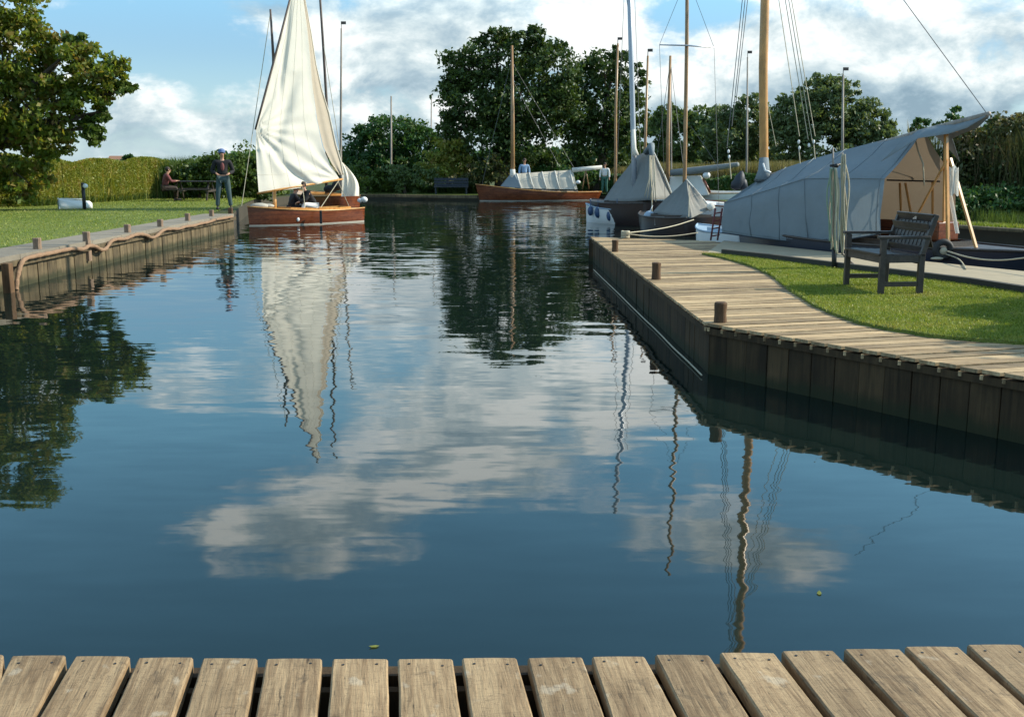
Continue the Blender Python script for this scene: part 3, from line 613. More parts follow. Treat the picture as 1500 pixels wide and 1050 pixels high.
def person(label, loc, rz, J, top='jacket_black', legs='jeans', head='hair_dark', cap=False, scale=1.0, bare_arms=False):
    t = thing('person', label, 'person', loc, None, rz); t.scale = (scale,)*3; V = Vector
    b = {'pel': (J['pel'], .10), 'ch': (J['ch'], .11), 'nk': (J['nk'], .05), 'hd': (J['hd'], .078), 'ht': (V(J['hd'])+V(J.get('hdir', (0, 0, 1)))*.10, .070), 'jaw': (V(J['hd'])+V((0, .055, -.055)), .042)}
    E = [('pel', 'ch'), ('ch', 'nk'), ('nk', 'hd'), ('hd', 'ht'), ('hd', 'jaw')]
    jk = {'pel': (V(J['pel'])+V((0, 0, .02)), (.155, .125)), 'mid': (V(J['pel']).lerp(V(J['ch']), .5), (.155, .125)), 'ch': (J['ch'], (.16, .13)), 'nk': (V(J['nk'])-V((0, 0, .03)), .07)}
    JE = [('pel', 'mid'), ('mid', 'ch'), ('ch', 'nk')]
    tr = {'pel': (J['pel'], (.145, .12))}; TE = []
    for s in 'LR':
        sh, elb, wr = V(J['sh'+s]), V(J['el'+s]), V(J['wr'+s]); hp, kn, an = V(J['hp'+s]), V(J['kn'+s]), V(J['an'+s])
        fd = (wr-elb).normalized(); hc = wr+fd*.05
        b.update({'sh'+s: (sh, .05), 'el'+s: (elb, .038), 'wr'+s: (wr, .026), 'hc'+s: (hc, (.036, .018))}); E += [('ch', 'sh'+s), ('sh'+s, 'el'+s), ('el'+s, 'wr'+s), ('wr'+s, 'hc'+s)]
        sd_ = fd.cross(V((0, 0, 1))); sd_ = sd_.normalized() if sd_.length > .1 else V((0, 1, 0))
        for i in range(4): q = hc+fd*(.07+.008*(1.5-abs(i-1.3)))+sd_*(i-1.5)*.020+V((0, 0, -.012)); b[f'f{i}{s}'] = (q, .0085); b[f'm{i}{s}'] = (hc+fd*.035+sd_*(i-1.5)*.018, .0095); E += [('hc'+s, f'm{i}{s}'), (f'm{i}{s}', f'f{i}{s}')]
        b['th'+s] = (hc+sd_*.045+fd*.03, .009); E.append(('hc'+s, 'th'+s))
        b.update({'hp'+s: (hp, .08), 'kn'+s: (kn, .052), 'an'+s: (an, .036)}); E += [('pel', 'hp'+s), ('hp'+s, 'kn'+s), ('kn'+s, 'an'+s)]
        cuff = elb.lerp(sh, .3) if bare_arms else wr-fd*.02
        jk.update({'sh'+s: (sh, .078), 'sm'+s: (sh.lerp(elb, .5), .07)}); JE += [('ch', 'sh'+s), ('sh'+s, 'sm'+s)]
        if not bare_arms: jk.update({'el'+s: (elb, .062), 'wr'+s: (cuff, .047)}); JE += [('sm'+s, 'el'+s), ('el'+s, 'wr'+s)]
        tr.update({'hp'+s: (hp, .105), 'tm'+s: (hp.lerp(kn, .5), .092), 'kn'+s: (kn, .075), 'an'+s: (an+V((0, 0, .01)), .062)}); TE += [('pel', 'hp'+s), ('hp'+s, 'tm'+s), ('tm'+s, 'kn'+s), ('kn'+s, 'an'+s)]
    for d in (b, jk, tr):
        for k in d: d[k] = (tuple(d[k][0]), d[k][1])
    skinned('body', b, E, 'skin', t); skinned('jacket' if not bare_arms else 'shirt', jk, JE, top, t); skinned('trousers', tr, TE, legs, t)
    lo_ = INV.pop(t.name)       # children below are in local coordinates already
    m = MB(); hc = V(J['hd'])+V(J.get('hdir', (0, 0, 1)))*.055
    if cap: m.ball(hc+V((0, 0, .035)), (.103, .112, .085), 14, 8); m.ball(hc+V((0, .12, .015)), (.07, .07, .012), 10, 6); m.build('cap', 'cap_blue', t, True)
    m = MB(); m.ball(hc+V((0, -.015, .012)), (.095, .10, .10), 14, 8); m.build('hair', head, t, True)
    for nm_, q_, r__, mt_ in (('nose', (0, .098, -.03), (.012, .018, .018), 'skin'), ('eye', (.032, .088, -.005), (.012,)*3, 'hair_dark'), ('eye', (-.032, .088, -.005), (.012,)*3, 'hair_dark'), ('mouth', (0, .088, -.066), (.025, .012, .007), 'maroon'), ('ear', (.092, 0, -.02), (.012, .02, .03), 'skin'), ('ear', (-.092, 0, -.02), (.012, .02, .03), 'skin')):
        m = MB(); m.ball(hc+V(q_), r__, 8, 6); m.build(nm_, mt_, t, True)
    for s in 'LR':
        an = V(J['an'+s]); m = MB(); m.ball(an+V((0, .07, -.035)), (.05, .135, .045), 12, 8); m.build('shoe', 'shoe', t, True)
    INV[t.name] = lo_
    return t
def stand(arms='front', spread=.14):
    J = dict(pel=(0, 0, .95), ch=(0, .0, 1.30), nk=(0, .0, 1.47), hd=(0, .02, 1.60))
    for s, k in (('L', -1), ('R', 1)):
        J['sh'+s] = (.20*k, 0, 1.41); J['hp'+s] = (.10*k, 0, .90); J['kn'+s] = (spread*k, .03, .49); J['an'+s] = ((spread+.04)*k, 0, .085)
        if arms == 'front': J['el'+s] = (.29*k, -.02, 1.13); J['wr'+s] = (.17*k, .20, 1.05)
        else: J['el'+s] = (.25*k, -.01, 1.13); J['wr'+s] = (.26*k, .06, .90)
    return J
p = P(325, 310, .475); J = stand('front', .15)
J['elL'] = (-.30, -.03, 1.12); J['elR'] = (.30, -.03, 1.12)
pr = person('man standing on the left quay in black jacket, jeans and blue cap', (p.x, p.y+.3, .51), R(195), J, cap=True, scale=1.04)
m = MB(); INVt = INV.pop(pr.name); m.ball((0, .125, 1.25), (.055, .03, .12), 10, 8); m.build('shirt_front', 'maroon', pr, True); INV[pr.name] = INVt

# ------------------------------------------------------------------ left lawn furniture
p = P(286, 294, .475)
tb = thing('picnic_table', 'dark wooden picnic table on the lawn behind the standing man', 'picnic table', p)
m = MB()
for i in range(5): m.box(p+Vector((0, (i-2)*.15, .74)), (1.75, .135, .04))
m.build('table_top', 'teak_dark', tb, bevel=.004)
for s in (-1, 1):
    m = MB()
    for i in range(2): m.box(p+Vector((0, s*(.66+i*.14), .44)), (1.75, .13, .04))
    m.build('seat', 'teak_dark', tb, bevel=.004)
for sx in (-1, 1):
    m = MB(); x = p.x+sx*.62
    for s in (-1, 1): m.beam((x, p.y+s*.2, p.z+.72), (x, p.y+s*.6, p.z+.01), .09, .05, (1, 0, 0))
    m.beam((x+.05, p.y-.8, p.z+.39), (x+.05, p.y+.8, p.z+.39), .05, .09); m.build('trestle_leg', 'teak_dark', tb)
q = p+Vector((-.62, -.72, 0)); J = dict(pel=(0, 0, .52), ch=(0, .10, .86), nk=(0, .14, 1.02), hd=(0, .18, 1.14))
for s, k in (('L', -1), ('R', 1)):
    J['sh'+s] = (.18*k, .10, .97); J['hp'+s] = (.09*k, .03, .50); J['kn'+s] = (.12*k, .44, .50); J['an'+s] = (.13*k, .42, .085); J['el'+s] = (.24*k, .22, .74); J['wr'+s] = (.16*k, .44, .76)
person('person with brown hair sitting at the left end of the picnic table', (q.x-.35, q.y+.05, .487), R(-60), J, top='maroon', legs='hair_dark', scale=1.0)
m = MB(); p = P(124, 307.5, .475)
lt = thing('lamp_post', 'short black lawn bollard light with white head beside the upturned dinghy', 'bollard light', p)
m.tube([p+Vector((0, 0, -.1)), p+Vector((0, 0, .80))], .055, 12); m.build('post', 'black_iron', lt, True)
m = MB(); m.ball(p+Vector((.09, -.04, .74)), (.085, .07, .075)); m.build('lamp_head', 'white_paint', lt, True)
m = MB(); m.ball(p+Vector((0, 0, .80)), (.062, .062, .05)); m.build('cap', 'black_iron', lt, True)
p = P(111, 306.5, .475)
dg = thing('dinghy', 'small white dinghy lying upturned on the left lawn by the hedge', 'dinghy', p, rz=R(28))
rows = []
for i in range(15):
    t_ = i/14; x = (t_-.5)*1.0; hb = .27*(1-max(0, t_-.35)**1.6*1.9)*(1 if t_ > .1 else .85); hb = max(hb, .02)
    rows.append([Vector((x, hb*math.cos(a), .02+(.30-.08*t_)*math.sin(a)**.6*(1 if hb > .05 else .7))) for a in [math.pi*k/12 for k in range(13)]])
M = INV[dg.name].inverted(); m = MB(); m.grid([[M @ v for v in r] for r in rows]); m.build('hull', 'white_paint', dg, True, thick=.015)
m = MB(); m.beam(M @ Vector((-.52, 0, .34)), M @ Vector((.3, 0, .31)), .03, .04); m.build('keel', 'white_paint', dg)
m = MB(); m.add([M @ Vector(v) for v in ((-.50, -.25, .02), (-.50, .25, .02), (-.50, .2, .24), (-.50, 0, .31), (-.50, -.2, .24))], [(0, 1, 2, 3, 4)]); m.build('transom', 'pale_blue', dg, thick=.012)
m = MB(); p2 = P(92, 306.5, .475); m.ball(p2+Vector((0, 0, .10)), (.13, .1, .10)); tag(m.build('fender', 'white_paint', None, True), 'small white round fender left of the upturned dinghy', 'fender')

# armchair bench on the right lawn
A_, D_, B_, C_ = P(1239, 421.6), P(1295.5, 421.6), P(1289.5, 435.5), P(1346, 434.5)
bz = .50; bc = thing('garden_chair', 'dark weathered wooden garden armchair facing the water on the right lawn', 'garden chair', ((A_.x+C_.x)/2, (A_.y+C_.y)/2, bz))
Lg = lambda q, h, lean=0: (Vector((q.x, q.y, bz-.02)), Vector((q.x+lean, q.y, bz+h)))
for q, h, lean in ((A_, .60, 0), (B_, .60, 0), (D_, .86, .10), (C_, .86, .10)):
    m = MB()
    if lean: m.beam((q.x, q.y, bz-.02), (q.x, q.y, bz+.44), .055, .065, (1, 0, 0)); m.beam((q.x, q.y, bz+.42), (q.x+.13, q.y, bz+h), .055, .05, (1, 0, 0))
    else: m.beam(*Lg(q, h), .06, .06, (1, 0, 0))
    m.build('leg', 'teak_dark', bc, bevel=.005)
for a, b_, p_ in ((A_, D_, 0), (B_, C_, 0)):
    m = MB(); m.beam((a.x, a.y, bz+.115), (b_.x, b_.y, bz+.115), .03, .05); m.build('stretcher', 'teak_dark', bc)
    m = MB(); m.beam((a.x-.06, a.y, bz+.62), (b_.x+.07, b_.y, bz+.62), .075, .032); m.build('armrest', 'teak_dark', bc, bevel=.006)
m = MB()
for i in range(6): f = i/5; a = A_.lerp(D_, f*.95-.02); b_ = B_.lerp(C_, f*.95-.02); m.beam((a.x, a.y, bz+.435-.02*f), (b_.x, b_.y, bz+.435-.02*f), .068, .024)
m.build('seat', 'teak_dark', bc, bevel=.004)
m = MB(); m.beam((A_.x, A_.y, bz+.385), (B_.x, B_.y, bz+.385), .03, .085); m.beam((D_.x, D_.y, bz+.37), (C_.x, C_.y, bz+.37), .03, .085)
for a, b_ in ((A_, D_), (B_, C_)): m.beam((a.x, a.y, bz+.385), (b_.x, b_.y, bz+.385), .03, .075)
m.build('seat_frame', 'teak_dark', bc)
m = MB(); bk = lambda q, z: Vector((q.x+.13*max(0, z-.42)/.44, q.y, bz+z))
m.beam(bk(D_, .80), bk(C_, .80), .024, .13, (-.29, 0, 1)); m.beam(bk(D_, .67), bk(C_, .67), .022, .06, (-.29, 0, 1)); m.beam(bk(D_, .49), bk(C_, .49), .022, .06, (-.29, 0, 1))
for i in range(9): q = D_.lerp(C_, (i+.75)/9.5); m.beam(bk(q, .49), bk(q, .78), .090, .014, (1, 0, 0))
m.beam(bk(D_, .635)+Vector((.016, 0, 0)), bk(C_, .635)+Vector((.016, 0, 0)), .010, .27, (-.29, 0, 1)); m.build('backrest', 'teak_dark', bc, bevel=.004)
m = MB(); q = bk(D_.lerp(C_, .5), .81)+Vector((-.018, 0, 0)); m.box(q, (.006, .11, .035)); m.build('name_plate', 'metal', bc)

# post with coiled ropes in front of the yacht
p = P(1222, 396, .475)
rp = thing('rope_post', 'tall thin post hung with coils of pale rope in front of the grey blue tent', 'rope post', p)
m = MB(); m.tube([p, at(1222, 365, p.y), at(1221, 300, p.y), at(1220, 216, p.y)], [.028, .025, .02, .012], 8); m.build('post', 'mast_grey', rp, True)
m = MB(); m.tube([p+Vector((0, 0, -.02)), at(1222, 362, p.y)], .034, 8); m.build('post_foot', 'black_iron', rp, True)
m = MB(); m.tube([at(1216, 243, p.y-.01), at(1232, 241, p.y-.01)], .018, 6); m.ball(at(1225, 243, p.y-.04), (.035, .03, .03)); m.build('cleat', 'black_iron', rp, True)
for j, (x0, x1, yb, mt) in enumerate([(1219, 1216, 362, 'rope_pale'), (1223, 1228, 364, 'rope_green'), (1218, 1212, 350, 'rope_green'), (1235, 1238, 362, 'rope_pale'), (1235, 1232, 366, 'rope_pale'), (1236, 1243, 340, 'rope_pale'), (1224, 1229, 368, 'rope_pale')]):
    yt = 246 if x0 < 1230 else 226; m = MB(); dd = -.04-.012*j
    loop = [at(x0+(x1-x0)*math.sin(math.pi*min(1, k/10*.9))**1.0*1.0+(1.6*math.sin(k*.8+j)), yt+(yb-yt)*(k/10), p.y+dd) for k in range(11)]
    back = [at(x0+(x1-x0)*.15+(-1.2*math.sin(k*.7+j)), yb+(yt-yb)*(k/10), p.y+dd-.02) for k in range(11)]
    m.tube(smooth(loop+[at((x0+x1)/2, yb+4, p.y+dd-.01)]+back, 1), .011, 6); m.build('rope_coil', mt, rp, True)
m = MB(); m.tube([at(1234, 224, p.y), at(1235, 300, p.y), at(1234, 372, p.y), P(1234, 388, .475)+Vector((0, p.y-P(1234, 388, .475).y, 0))], [.012, .016, .016, .02], 6); m.build('spare_pole', 'mast_grey', rp, True)

# ------------------------------------------------------------------ boats
def hull(root, L, Bm, Ff, Fa, mat, draft=.35, tw=.55, rake=.25, dip=.06, deck='varnish_gold', cock=(.12, .62), stripe='boot_top', sheer='varnish_gold', counter=0.0, stern_t=True, fl=1.0):
    """hull, strakes, decks; local frame: stern at x=0, bow at x=L"""
    M = INV[root.name].inverted(); n = 26; K_ = 10; rows = []; sh = []
    def hb(t): return Bm/2*min(1, tw+(1-tw)*math.sin(math.pi/2*min(1, t/.45)))*(1-max(0, (t-.45)/.55)**2.3)
    def zs(t): return Fa+(Ff-Fa)*t**1.8-dip*math.sin(math.pi*t)
    for i in range(n+1):
        t = i/n; b0 = hb(t); z0 = zs(t); dr = draft*(1-counter*max(0, 1-t/.35)**1.5) if counter else draft; r = []
        for k in range(-K_, K_+1):
            a = math.pi/2*(1-abs(k)/K_); y = b0*max(0, math.cos(a))**(.55*fl)*(1 if k > 0 else -1); z = z0-(z0+dr)*math.sin(a)**1.1 if abs(k) < K_ else z0
            xx = L*t+rake*(t**5)*((z+dr)/(Ff+dr)-.5)-(counter*.5*(1-t)**6*max(0, z+.05) if counter else 0)
            r.append(M @ Vector((xx, y, z)))
        rows.append(r)
    m = MB(); m.grid(rows); m.f.append(tuple(range(2*K_, -1, -1))); m.build('hull', mat, root, True)
    S = lambda i, s_, dz=0, ins=0: rows[i][2*K_ if s_ > 0 else 0]+Vector((0, 0, dz))-(M.to_3x3() @ Vector((0, s_*ins, 0)))
    for s_ in (-1, 1):
        m = MB(); m.tube([S(i, s_, .0) for i in range(n+1)], .022, 6); m.build('rubbing_strake', sheer, root, True)
    if stripe:
        m = MB()
        for s_ in (-1, 1):
            pa = []; pb_ = []
            for i in range(0, n+1):
                best = rows[i]; side = best[K_:] if s_ > 0 else best[K_::-1]
                def cross(zv):
                    for q1, q2 in zip(side, side[1:]):
                        if (q1.z-zv)*(q2.z-zv) <= 0 and abs(q2.z-q1.z) > 1e-6: return q1.lerp(q2, (zv-q1.z)/(q2.z-q1.z))
                    return side[-1]
                o_ = (M.to_3x3() @ Vector((0, s_*.006, 0))); pa.append(cross(.0)+o_); pb_.append(cross(.034)+o_)
            m.grid([pa, pb_])
        m.build('waterline_stripe', stripe, root, thick=.004)
    # decks with a cockpit opening
    i0, i1 = int(cock[0]*n), int(cock[1]*n); m = MB()
    for i in range(n):
        if i < i0 or i >= i1: m.add([S(i, -1, -.01), S(i, 1, -.01), S(i+1, 1, -.01), S(i+1, -1, -.01)], [(0, 1, 2, 3)])
        else:
            for s_ in (-1, 1):
                w0, w1 = .16*Bm, .16*Bm; m.add([S(i, s_, -.01), S(i, s_, -.01, w0), S(i+1, s_, -.01, w1), S(i+1, s_, -.01)], [(0, 1, 2, 3)])
    m.build('deck', deck, root)
    if i1 > i0:
        m = MB()
        for s_ in (-1, 1): m.grid([[S(i, s_, .07, .16*Bm) for i in range(i0, i1+1)], [S(i, s_, -zs(i/n)+.05, .16*Bm) for i in range(i0, i1+1)]])
        for i in (i0, i1): m.add([S(i, -1, .07, .16*Bm), S(i, 1, .07, .16*Bm), S(i, 1, -zs(i/n)+.05, .16*Bm), S(i, -1, -zs(i/n)+.05, .16*Bm)], [(0, 1, 2, 3)])
        m.build('coaming', deck, root, thick=.018)
        m = MB(); m.add([S(i0, -1, .06-zs(i0/n), .16*Bm), S(i0, 1, .06-zs(i0/n), .16*Bm), S(i1, 1, .06-zs(i1/n), .16*Bm), S(i1, -1, .06-zs(i1/n), .16*Bm)], [(0, 1, 2, 3)]); m.build('floor', 'teak_dark', root)
    return rows, S
def spar(parent, pts, r, mat, name='mast'):
    m = MB(); m.tube(pts, r, 10); return m.build(name, mat, parent, True)
def wires(parent, segs, r=.006, mat='wire', name='rigging'):
    for a, b_ in segs:
        m = MB(); a, b_ = Vector(a), Vector(b_); m.tube([a, b_], r, 5); m.build(name, mat, parent)
def facing(p, q): return math.atan2(q[1]-p[1], q[0]-p[0])

# boat under sail by the left quay
s1, e1 = Vector((-5.25, 36.0, 0)), Vector((-8.15, 33.0, 0)); rz = facing(s1, e1); Lb = (e1-s1).length
b1 = thing('sailing_boat', 'varnished red brown half decked sailing boat with cream lug sail set', 'sailing boat', s1, 'boats in the basin', rz)
hull(b1, Lb, 1.5, .60, .46, 'varnish_red', tw=.6, rake=.06, cock=(.15, .72))
u1 = (e1-s1).normalized(); n1_ = Vector((u1.y, -u1.x, 0)); n1_ = n1_ if n1_.y < 0 else -n1_
mp = at(402, 301, 34.0); mp = Vector((mp.x, mp.y, .45))
spar(b1, [mp, at(401.5, 250, 34.0), at(400.5, 85, 34.0), at(396, 14, 34.0)], [.055, .055, .045, .03], 'mast_dark')
m = MB(); m.tube([mp+Vector((0, 0, -.3)), at(402, 283, 34.0)+Vector((0, 0, .1))], .062, 10); m.build('mast_foot', 'varnish_gold', b1, True)
spl = mp+n1_*.34
def sp_(px, py, off=0): return onplane(px, py, spl+n1_*off, n1_)
luff = [(379, 281.5), (376.5, 250), (375, 219), (375, 189), (385, 151), (396, 110), (408, 65), (419, 24), (435, -40)]
leech = [(497, 261.5), (483, 240), (472, 214), (463, 172), (458, 130), (454.5, 88), (451, 50), (446, 12), (438.5, -42)]
def curve(pl, t):
    x = t*(len(pl)-1); i = min(int(x), len(pl)-2); f = x-i; return (pl[i][0]*(1-f)+pl[i+1][0]*f, pl[i][1]*(1-f)+pl[i+1][1]*f)
def crease(u, v, px, py):
    dx, dy = px-375, py-189; ang = math.atan2(dy, dx); rr = math.hypot(dx, dy)
    d = .05*math.sin(math.pi*u)*math.sin(math.pi*min(1, v*.75+.2))
    d += .042*math.sin(ang*19+1.0)*math.exp(-rr/62.0)*min(1, rr/12)
    dx2, dy2 = px-497, py-262; a2 = math.atan2(dy2, dx2); r2 = math.hypot(dx2, dy2)
    d += .045*math.sin(a2*15+.7)*math.exp(-r2/75.0)*min(1, r2/25)
    # long fold from throat sweeping to the foot
    xf = 378+(py-189)*.42+((py-189)/95.0)**2*55 if py > 189 else 1e4
    d -= .10*math.exp(-((px-xf)/8.0)**2)*min(1, (py-189)/30.0) if py > 189 else 0
    xf2 = 398+(py-225)*1.55; d += .05*math.exp(-((px-xf2)/10)**2) if py > 215 else 0
    # vertical folds in the upper half
    for (x0, k, y0, y1, am, w_) in ((414, -.05, 55, 150, -.075, 4.5), (425, -.10, 0, 110, -.08, 4), (433, -.28, 105, 225, -.15, 10), (445, .13, -20, 250, .05, 7), (405, -.1, 95, 150, -.03, 4)):
        if y0 < py < y1: s_ = math.sin(math.pi*(py-y0)/(y1-y0))**.6; d += am*s_*math.exp(-((px-x0-k*(py-y0))/w_)**2)
    return d
rows = []
for j in range(91):
    v = j/90; a, b_ = curve(luff, v), curve(leech, v); r = []
    for i in range(61):
        u = i/60; px, py = a[0]+(b_[0]-a[0])*u, a[1]+(b_[1]-a[1])*u+4*math.sin(math.pi*u)*(1-v)**3
        r.append(sp_(px, py, crease(u, v, px, py)*.8))
    rows.append(r)
m = MB(); m.grid(rows); m.build('sail', 'sail', b1, True)
for c_ in (12, 24, 36, 48): m = MB(); m.tube([r[c_]+n1_*.006 for r in rows], .003, 4); m.build('sail_seam', 'sail', b1, True)
m = MB(); m.tube([p_+n1_*.006 for p_ in rows[9]], .003, 4); m.build('reef_band', 'sail', b1, True)
# leech panel folding back, its shade put into the darker cloth colour
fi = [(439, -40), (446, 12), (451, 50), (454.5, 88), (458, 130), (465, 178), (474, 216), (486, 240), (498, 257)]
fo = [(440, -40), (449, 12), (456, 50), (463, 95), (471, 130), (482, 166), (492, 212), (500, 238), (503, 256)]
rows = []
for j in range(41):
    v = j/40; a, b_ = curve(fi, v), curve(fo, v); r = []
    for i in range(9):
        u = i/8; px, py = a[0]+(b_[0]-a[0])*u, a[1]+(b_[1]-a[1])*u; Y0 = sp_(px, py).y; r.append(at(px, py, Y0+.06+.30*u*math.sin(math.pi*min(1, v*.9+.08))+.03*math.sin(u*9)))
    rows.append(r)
m = MB(); m.grid(rows); m.build('sail_leech', 'sail_shaded', b1, True)
m = MB(); m.tube([r[-1]+Vector((0, -.02, 0)) for r in rows], .022, 6); m.build('leech_hem', 'sail', b1, True)
spar(b1, [sp_(374, 190, .05), sp_(385, 150, .06), sp_(408, 64, .06), sp_(437.5, -50, .05)], [.028, .034, .034, .028], 'mast_dark', 'yard')
spar(b1, [sp_(377, 283.5, .02), sp_(430, 274, .02), sp_(502, 262.5, .02)], [.03, .036, .03], 'varnish_gold', 'boom')
wires(b1, [(sp_(443, 271), sp_(447, 305, .4)), (sp_(494, 263), sp_(512, 304, .1)), (at(396, 20, 34.0), sp_(354, 302)), (sp_(498, 262), sp_(470, 304, .5))], .012, 'rope_pale')
m = MB(); m.ball(at(436, 321, 33.6), (.07, .07, .09)); m.build('fender', 'white_paint', b1, True)
m = MB(); q = M1 = None
c = (s1+e1)/2
m.box(at(470, 318, 33.75), (.07, .05, .42)); m.build('hull_shadow_stripe', 'black_iron', b1)  # black bar standing in for a shadow stripe across the hull
m = MB(); a = u1*1.3+s1; m.box(Vector((a.x, a.y, .38)), (.25, 1.1, .03), Matrix.Rotation(rz, 3, 'Z')); m.build('thwart', 'varnish_gold', b1)
def seat_pose(lean, armf):
    J = dict(pel=(0, 0, .22), ch=(0, lean, .22+.33), nk=(0, lean*1.5, .22+.48), hd=(0, lean*1.75, .22+.60))
    for s, k in (('L', -1), ('R', 1)):
        J['sh'+s] = (.18*k, lean*1.2, .62); J['hp'+s] = (.09*k, .04, .20); J['kn'+s] = (.14*k, .42, .26); J['an'+s] = (.14*k, .50, -.12); J['el'+s] = (.25*k, lean+.16, .42); J['wr'+s] = (.18*k, lean+armf, .34)
    return J
q = at(461, 290, 34.6); person('crew member in black jacket bending over in the sailing boat under the boom', (q.x, q.y, .36), R(120), seat_pose(.22, .38), legs='shirt_white')
q = at(425, 290, 34.3); person('crew member in black crouching behind the mast foot of the sailing boat', (q.x, q.y, .30), R(-60), seat_pose(.12, .3), legs='jacket_black', scale=.95)
m = MB(); q = at(380, 302, 33.4); m.ball(q, (.30, .18, .10)); m.ball(q+Vector((.25, .1, .0)), (.2, .14, .07)); m.build('stowed_sail', 'canvas_cream', b1, True)

# second varnished boat behind it
s2, e2 = Vector((-6.0, 38.3, 0)), Vector((-8.5, 42.6, 0)); rz = facing(s2, e2)
b2 = thing('sailing_boat', 'second varnished boat, half hidden behind the stern of the boat under sail', 'sailing boat', s2, 'boats in the basin', rz)
hull(b2, (e2-s2).length, 1.5, .88, .78, 'varnish_red', tw=.8, rake=.1)
m = MB(); rows = []
A, B, Cc = (501, 238), (524, 287), (496, 288)
for j in range(21):
    v = j/20; l = (500+1*math.sin(v*3), 238+50*v); rr = (502+(24*math.sin(min(1, v*1.25)*math.pi/2)), 238+49*v); rows.append([at(l[0]+(rr[0]-l[0])*i/12, l[1]+(rr[1]-l[1])*i/12, 38.2+.12*math.sin(i*.9+v*3)-.25*math.sin(math.pi*i/12)) for i in range(13)])
m.grid(rows); m.build('jib', 'sail', b2, True)
spar(b2, [at(478, 300, 39.0), at(479, 160, 39.0), at(473, 60, 39.0), Vector((at(467, 0, 39.0).x, 39.0, 8.9))], [.055, .05, .045, .035], 'mast_dark')
m = MB(); q = at(533.5, 292.5, 37.2); m.ball(q, (.12, .12, .10)); m.ball(q+Vector((-.15, 0, -.03)), (.09, .09, .08)); m.build('fender', 'white_paint', b2, True)
wires(b2, [(at(501, 240, 38.4), at(473, 60, 39.0)), (at(524, 287, 38.4), at(532, 290, 37.3))], .012, 'rope_pale')
m = MB(); m.ball(at(484, 277, 38.6), (.25, .2, .15)); m.ball(at(494, 272, 38.6), (.2, .2, .18)); m.build('stowed_gear', 'jacket_black', b2, True)

# low boat with striped tent on the far side
s3, e3 = Vector((4.55, 57.3, 0)), Vector((-1.75, 55.6, 0)); rz = facing(s3, e3)
b3 = thing('sailing_boat', 'long low dark red boat under a cream ridge tent at the far bank', 'sailing boat', s3, 'boats in the basin', rz)
hull(b3, (e3-s3).length, 1.9, .86, .44, 'varnish_red', tw=.2, rake=.3, counter=.8, cock=(.2, .5), deck='mast_grey', draft=.3)
Dn, Dc, Df = 55.9, 56.5, 57.1
tx0, tx1 = 764, 846; rows = []
for i in range(25):
    f = i/24; xb = tx0+(tx1-tx0)*f; xr = 757+(839-757)*f; yr = 254.5-5.5*f; yb = 276+1.8*f; sag = .035*math.sin(i*1.57)+.02*math.sin(i*3.1)
    rows.append([at(xb, yb, Dn), at(xb*.5+xr*.5, (yb+yr)/2+1, (Dn+Dc)/2+sag), at(xr, yr, Dc), at(xb*.5+xr*.5, (yb+yr)/2+1, (Df+Dc)/2), at(xb, yb, Df)])
m = MB(); m.grid(rows); m.build('tent', 'canvas_cream', b3, True)
m = MB()
for f in (0, .22, .45, .68, .95): xb = tx0+(tx1-tx0)*f; xr = 757+82*f; m.tube([at(xb, 276+1.8*f, Dn-.02), at((xb+xr)/2, (276+254.5)/2-1.6*f+1, (Dn+Dc)/2-.05), at(xr, 254.3-5.5*f, Dc)], .035, 5)
m.build('tent_seams', 'canvas_white', b3, True)
m = MB(); m.add([at(733, 273, 56.3), at(751, 251, Dc), at(764, 276, Dn), at(764, 276, Df), at(757, 254.5, Dc)], [(0, 2, 1), (0, 1, 3), (1, 2, 4), (1, 4, 3)]); m.build('tent_front', 'canvas_blue', b3)
spar(b3, [at(751, 274, Dc), at(751, 180, Dc), at(750, 67, Dc)], [.12, .105, .06], 'mast_brown')
m = MB(); m.tube([at(751, 262, Dc), at(751, 248, Dc)], [.17, .135], 10); m.build('mast_coat', 'canvas_white', b3, True)
spar(b3, [at(838, 249.5, Dc), at(882, 245, Dc)], [.13, .10], 'canvas_white', 'boom'); 
wires(b3, [(at(752, 95, Dc), at(842, 248, Dc)), (at(752, 120, Dc), at(820, 245, Dc)), (at(752, 75, Dc), at(706, 271, Dc-.2))], .009)
m = MB(); m.tube([at(858, 248, Dc), at(853, 277, Dc-.2)], .03, 6); m.tube([at(858, 248, Dc), at(863, 277, Dc+.2)], .03, 6); m.build('boom_crutch', 'mast_brown', b3, True)
m = MB(); m.ball(at(847, 267, 56), (.12, .1, .1)); m.build('fender', 'white_paint', b3, True)

# boat with the tall grey tent and white tender alongside
s4, e4 = Vector((4.75, 32.9, 0)), Vector((2.75, 36.4, 0)); rz = facing(s4, e4)
b4 = thing('sailing_boat', 'dark hulled boat under a tall peaked grey tent with blue fenders', 'sailing boat', s4, 'boats in the basin', rz)
hull(b4, (e4-s4).length, 1.9, .72, .72, 'hull_dark', tw=.8, rake=.2, deck='teak_dark', stripe=None, sheer='teak_dark')
nf, na, ff, fa = at(881, 298, 35.2), at(955, 293, 32.4), at(915, 285, 36.6), at(986, 292, 33.4)
a0, a1 = at(932, 229, 34.6), at(955, 218, 33.2)
def panel(name, mat, parent, p00, p10, p11, p01, sag=.05, n=10, ph=0.0, out=None):
    rows = []; nn = (p10-p00).cross(p01-p00).normalized()
    for j in range(n+1):
        v = j/n; rows.append([p00.lerp(p10, i/n).lerp(p01.lerp(p11, i/n), v)+nn*(-sag*math.sin(math.pi*v)*math.sin(math.pi*i/n)+sag*.35*math.sin(i*2.3+v*4+ph)*math.sin(math.pi*v)) for i in range(n+1)])
    m = MB(); m.grid(rows); return m.build(name, mat, parent, True, thick=.006)
panel('tent', 'canvas_grey', b4, nf, na, a1, a0, .12)
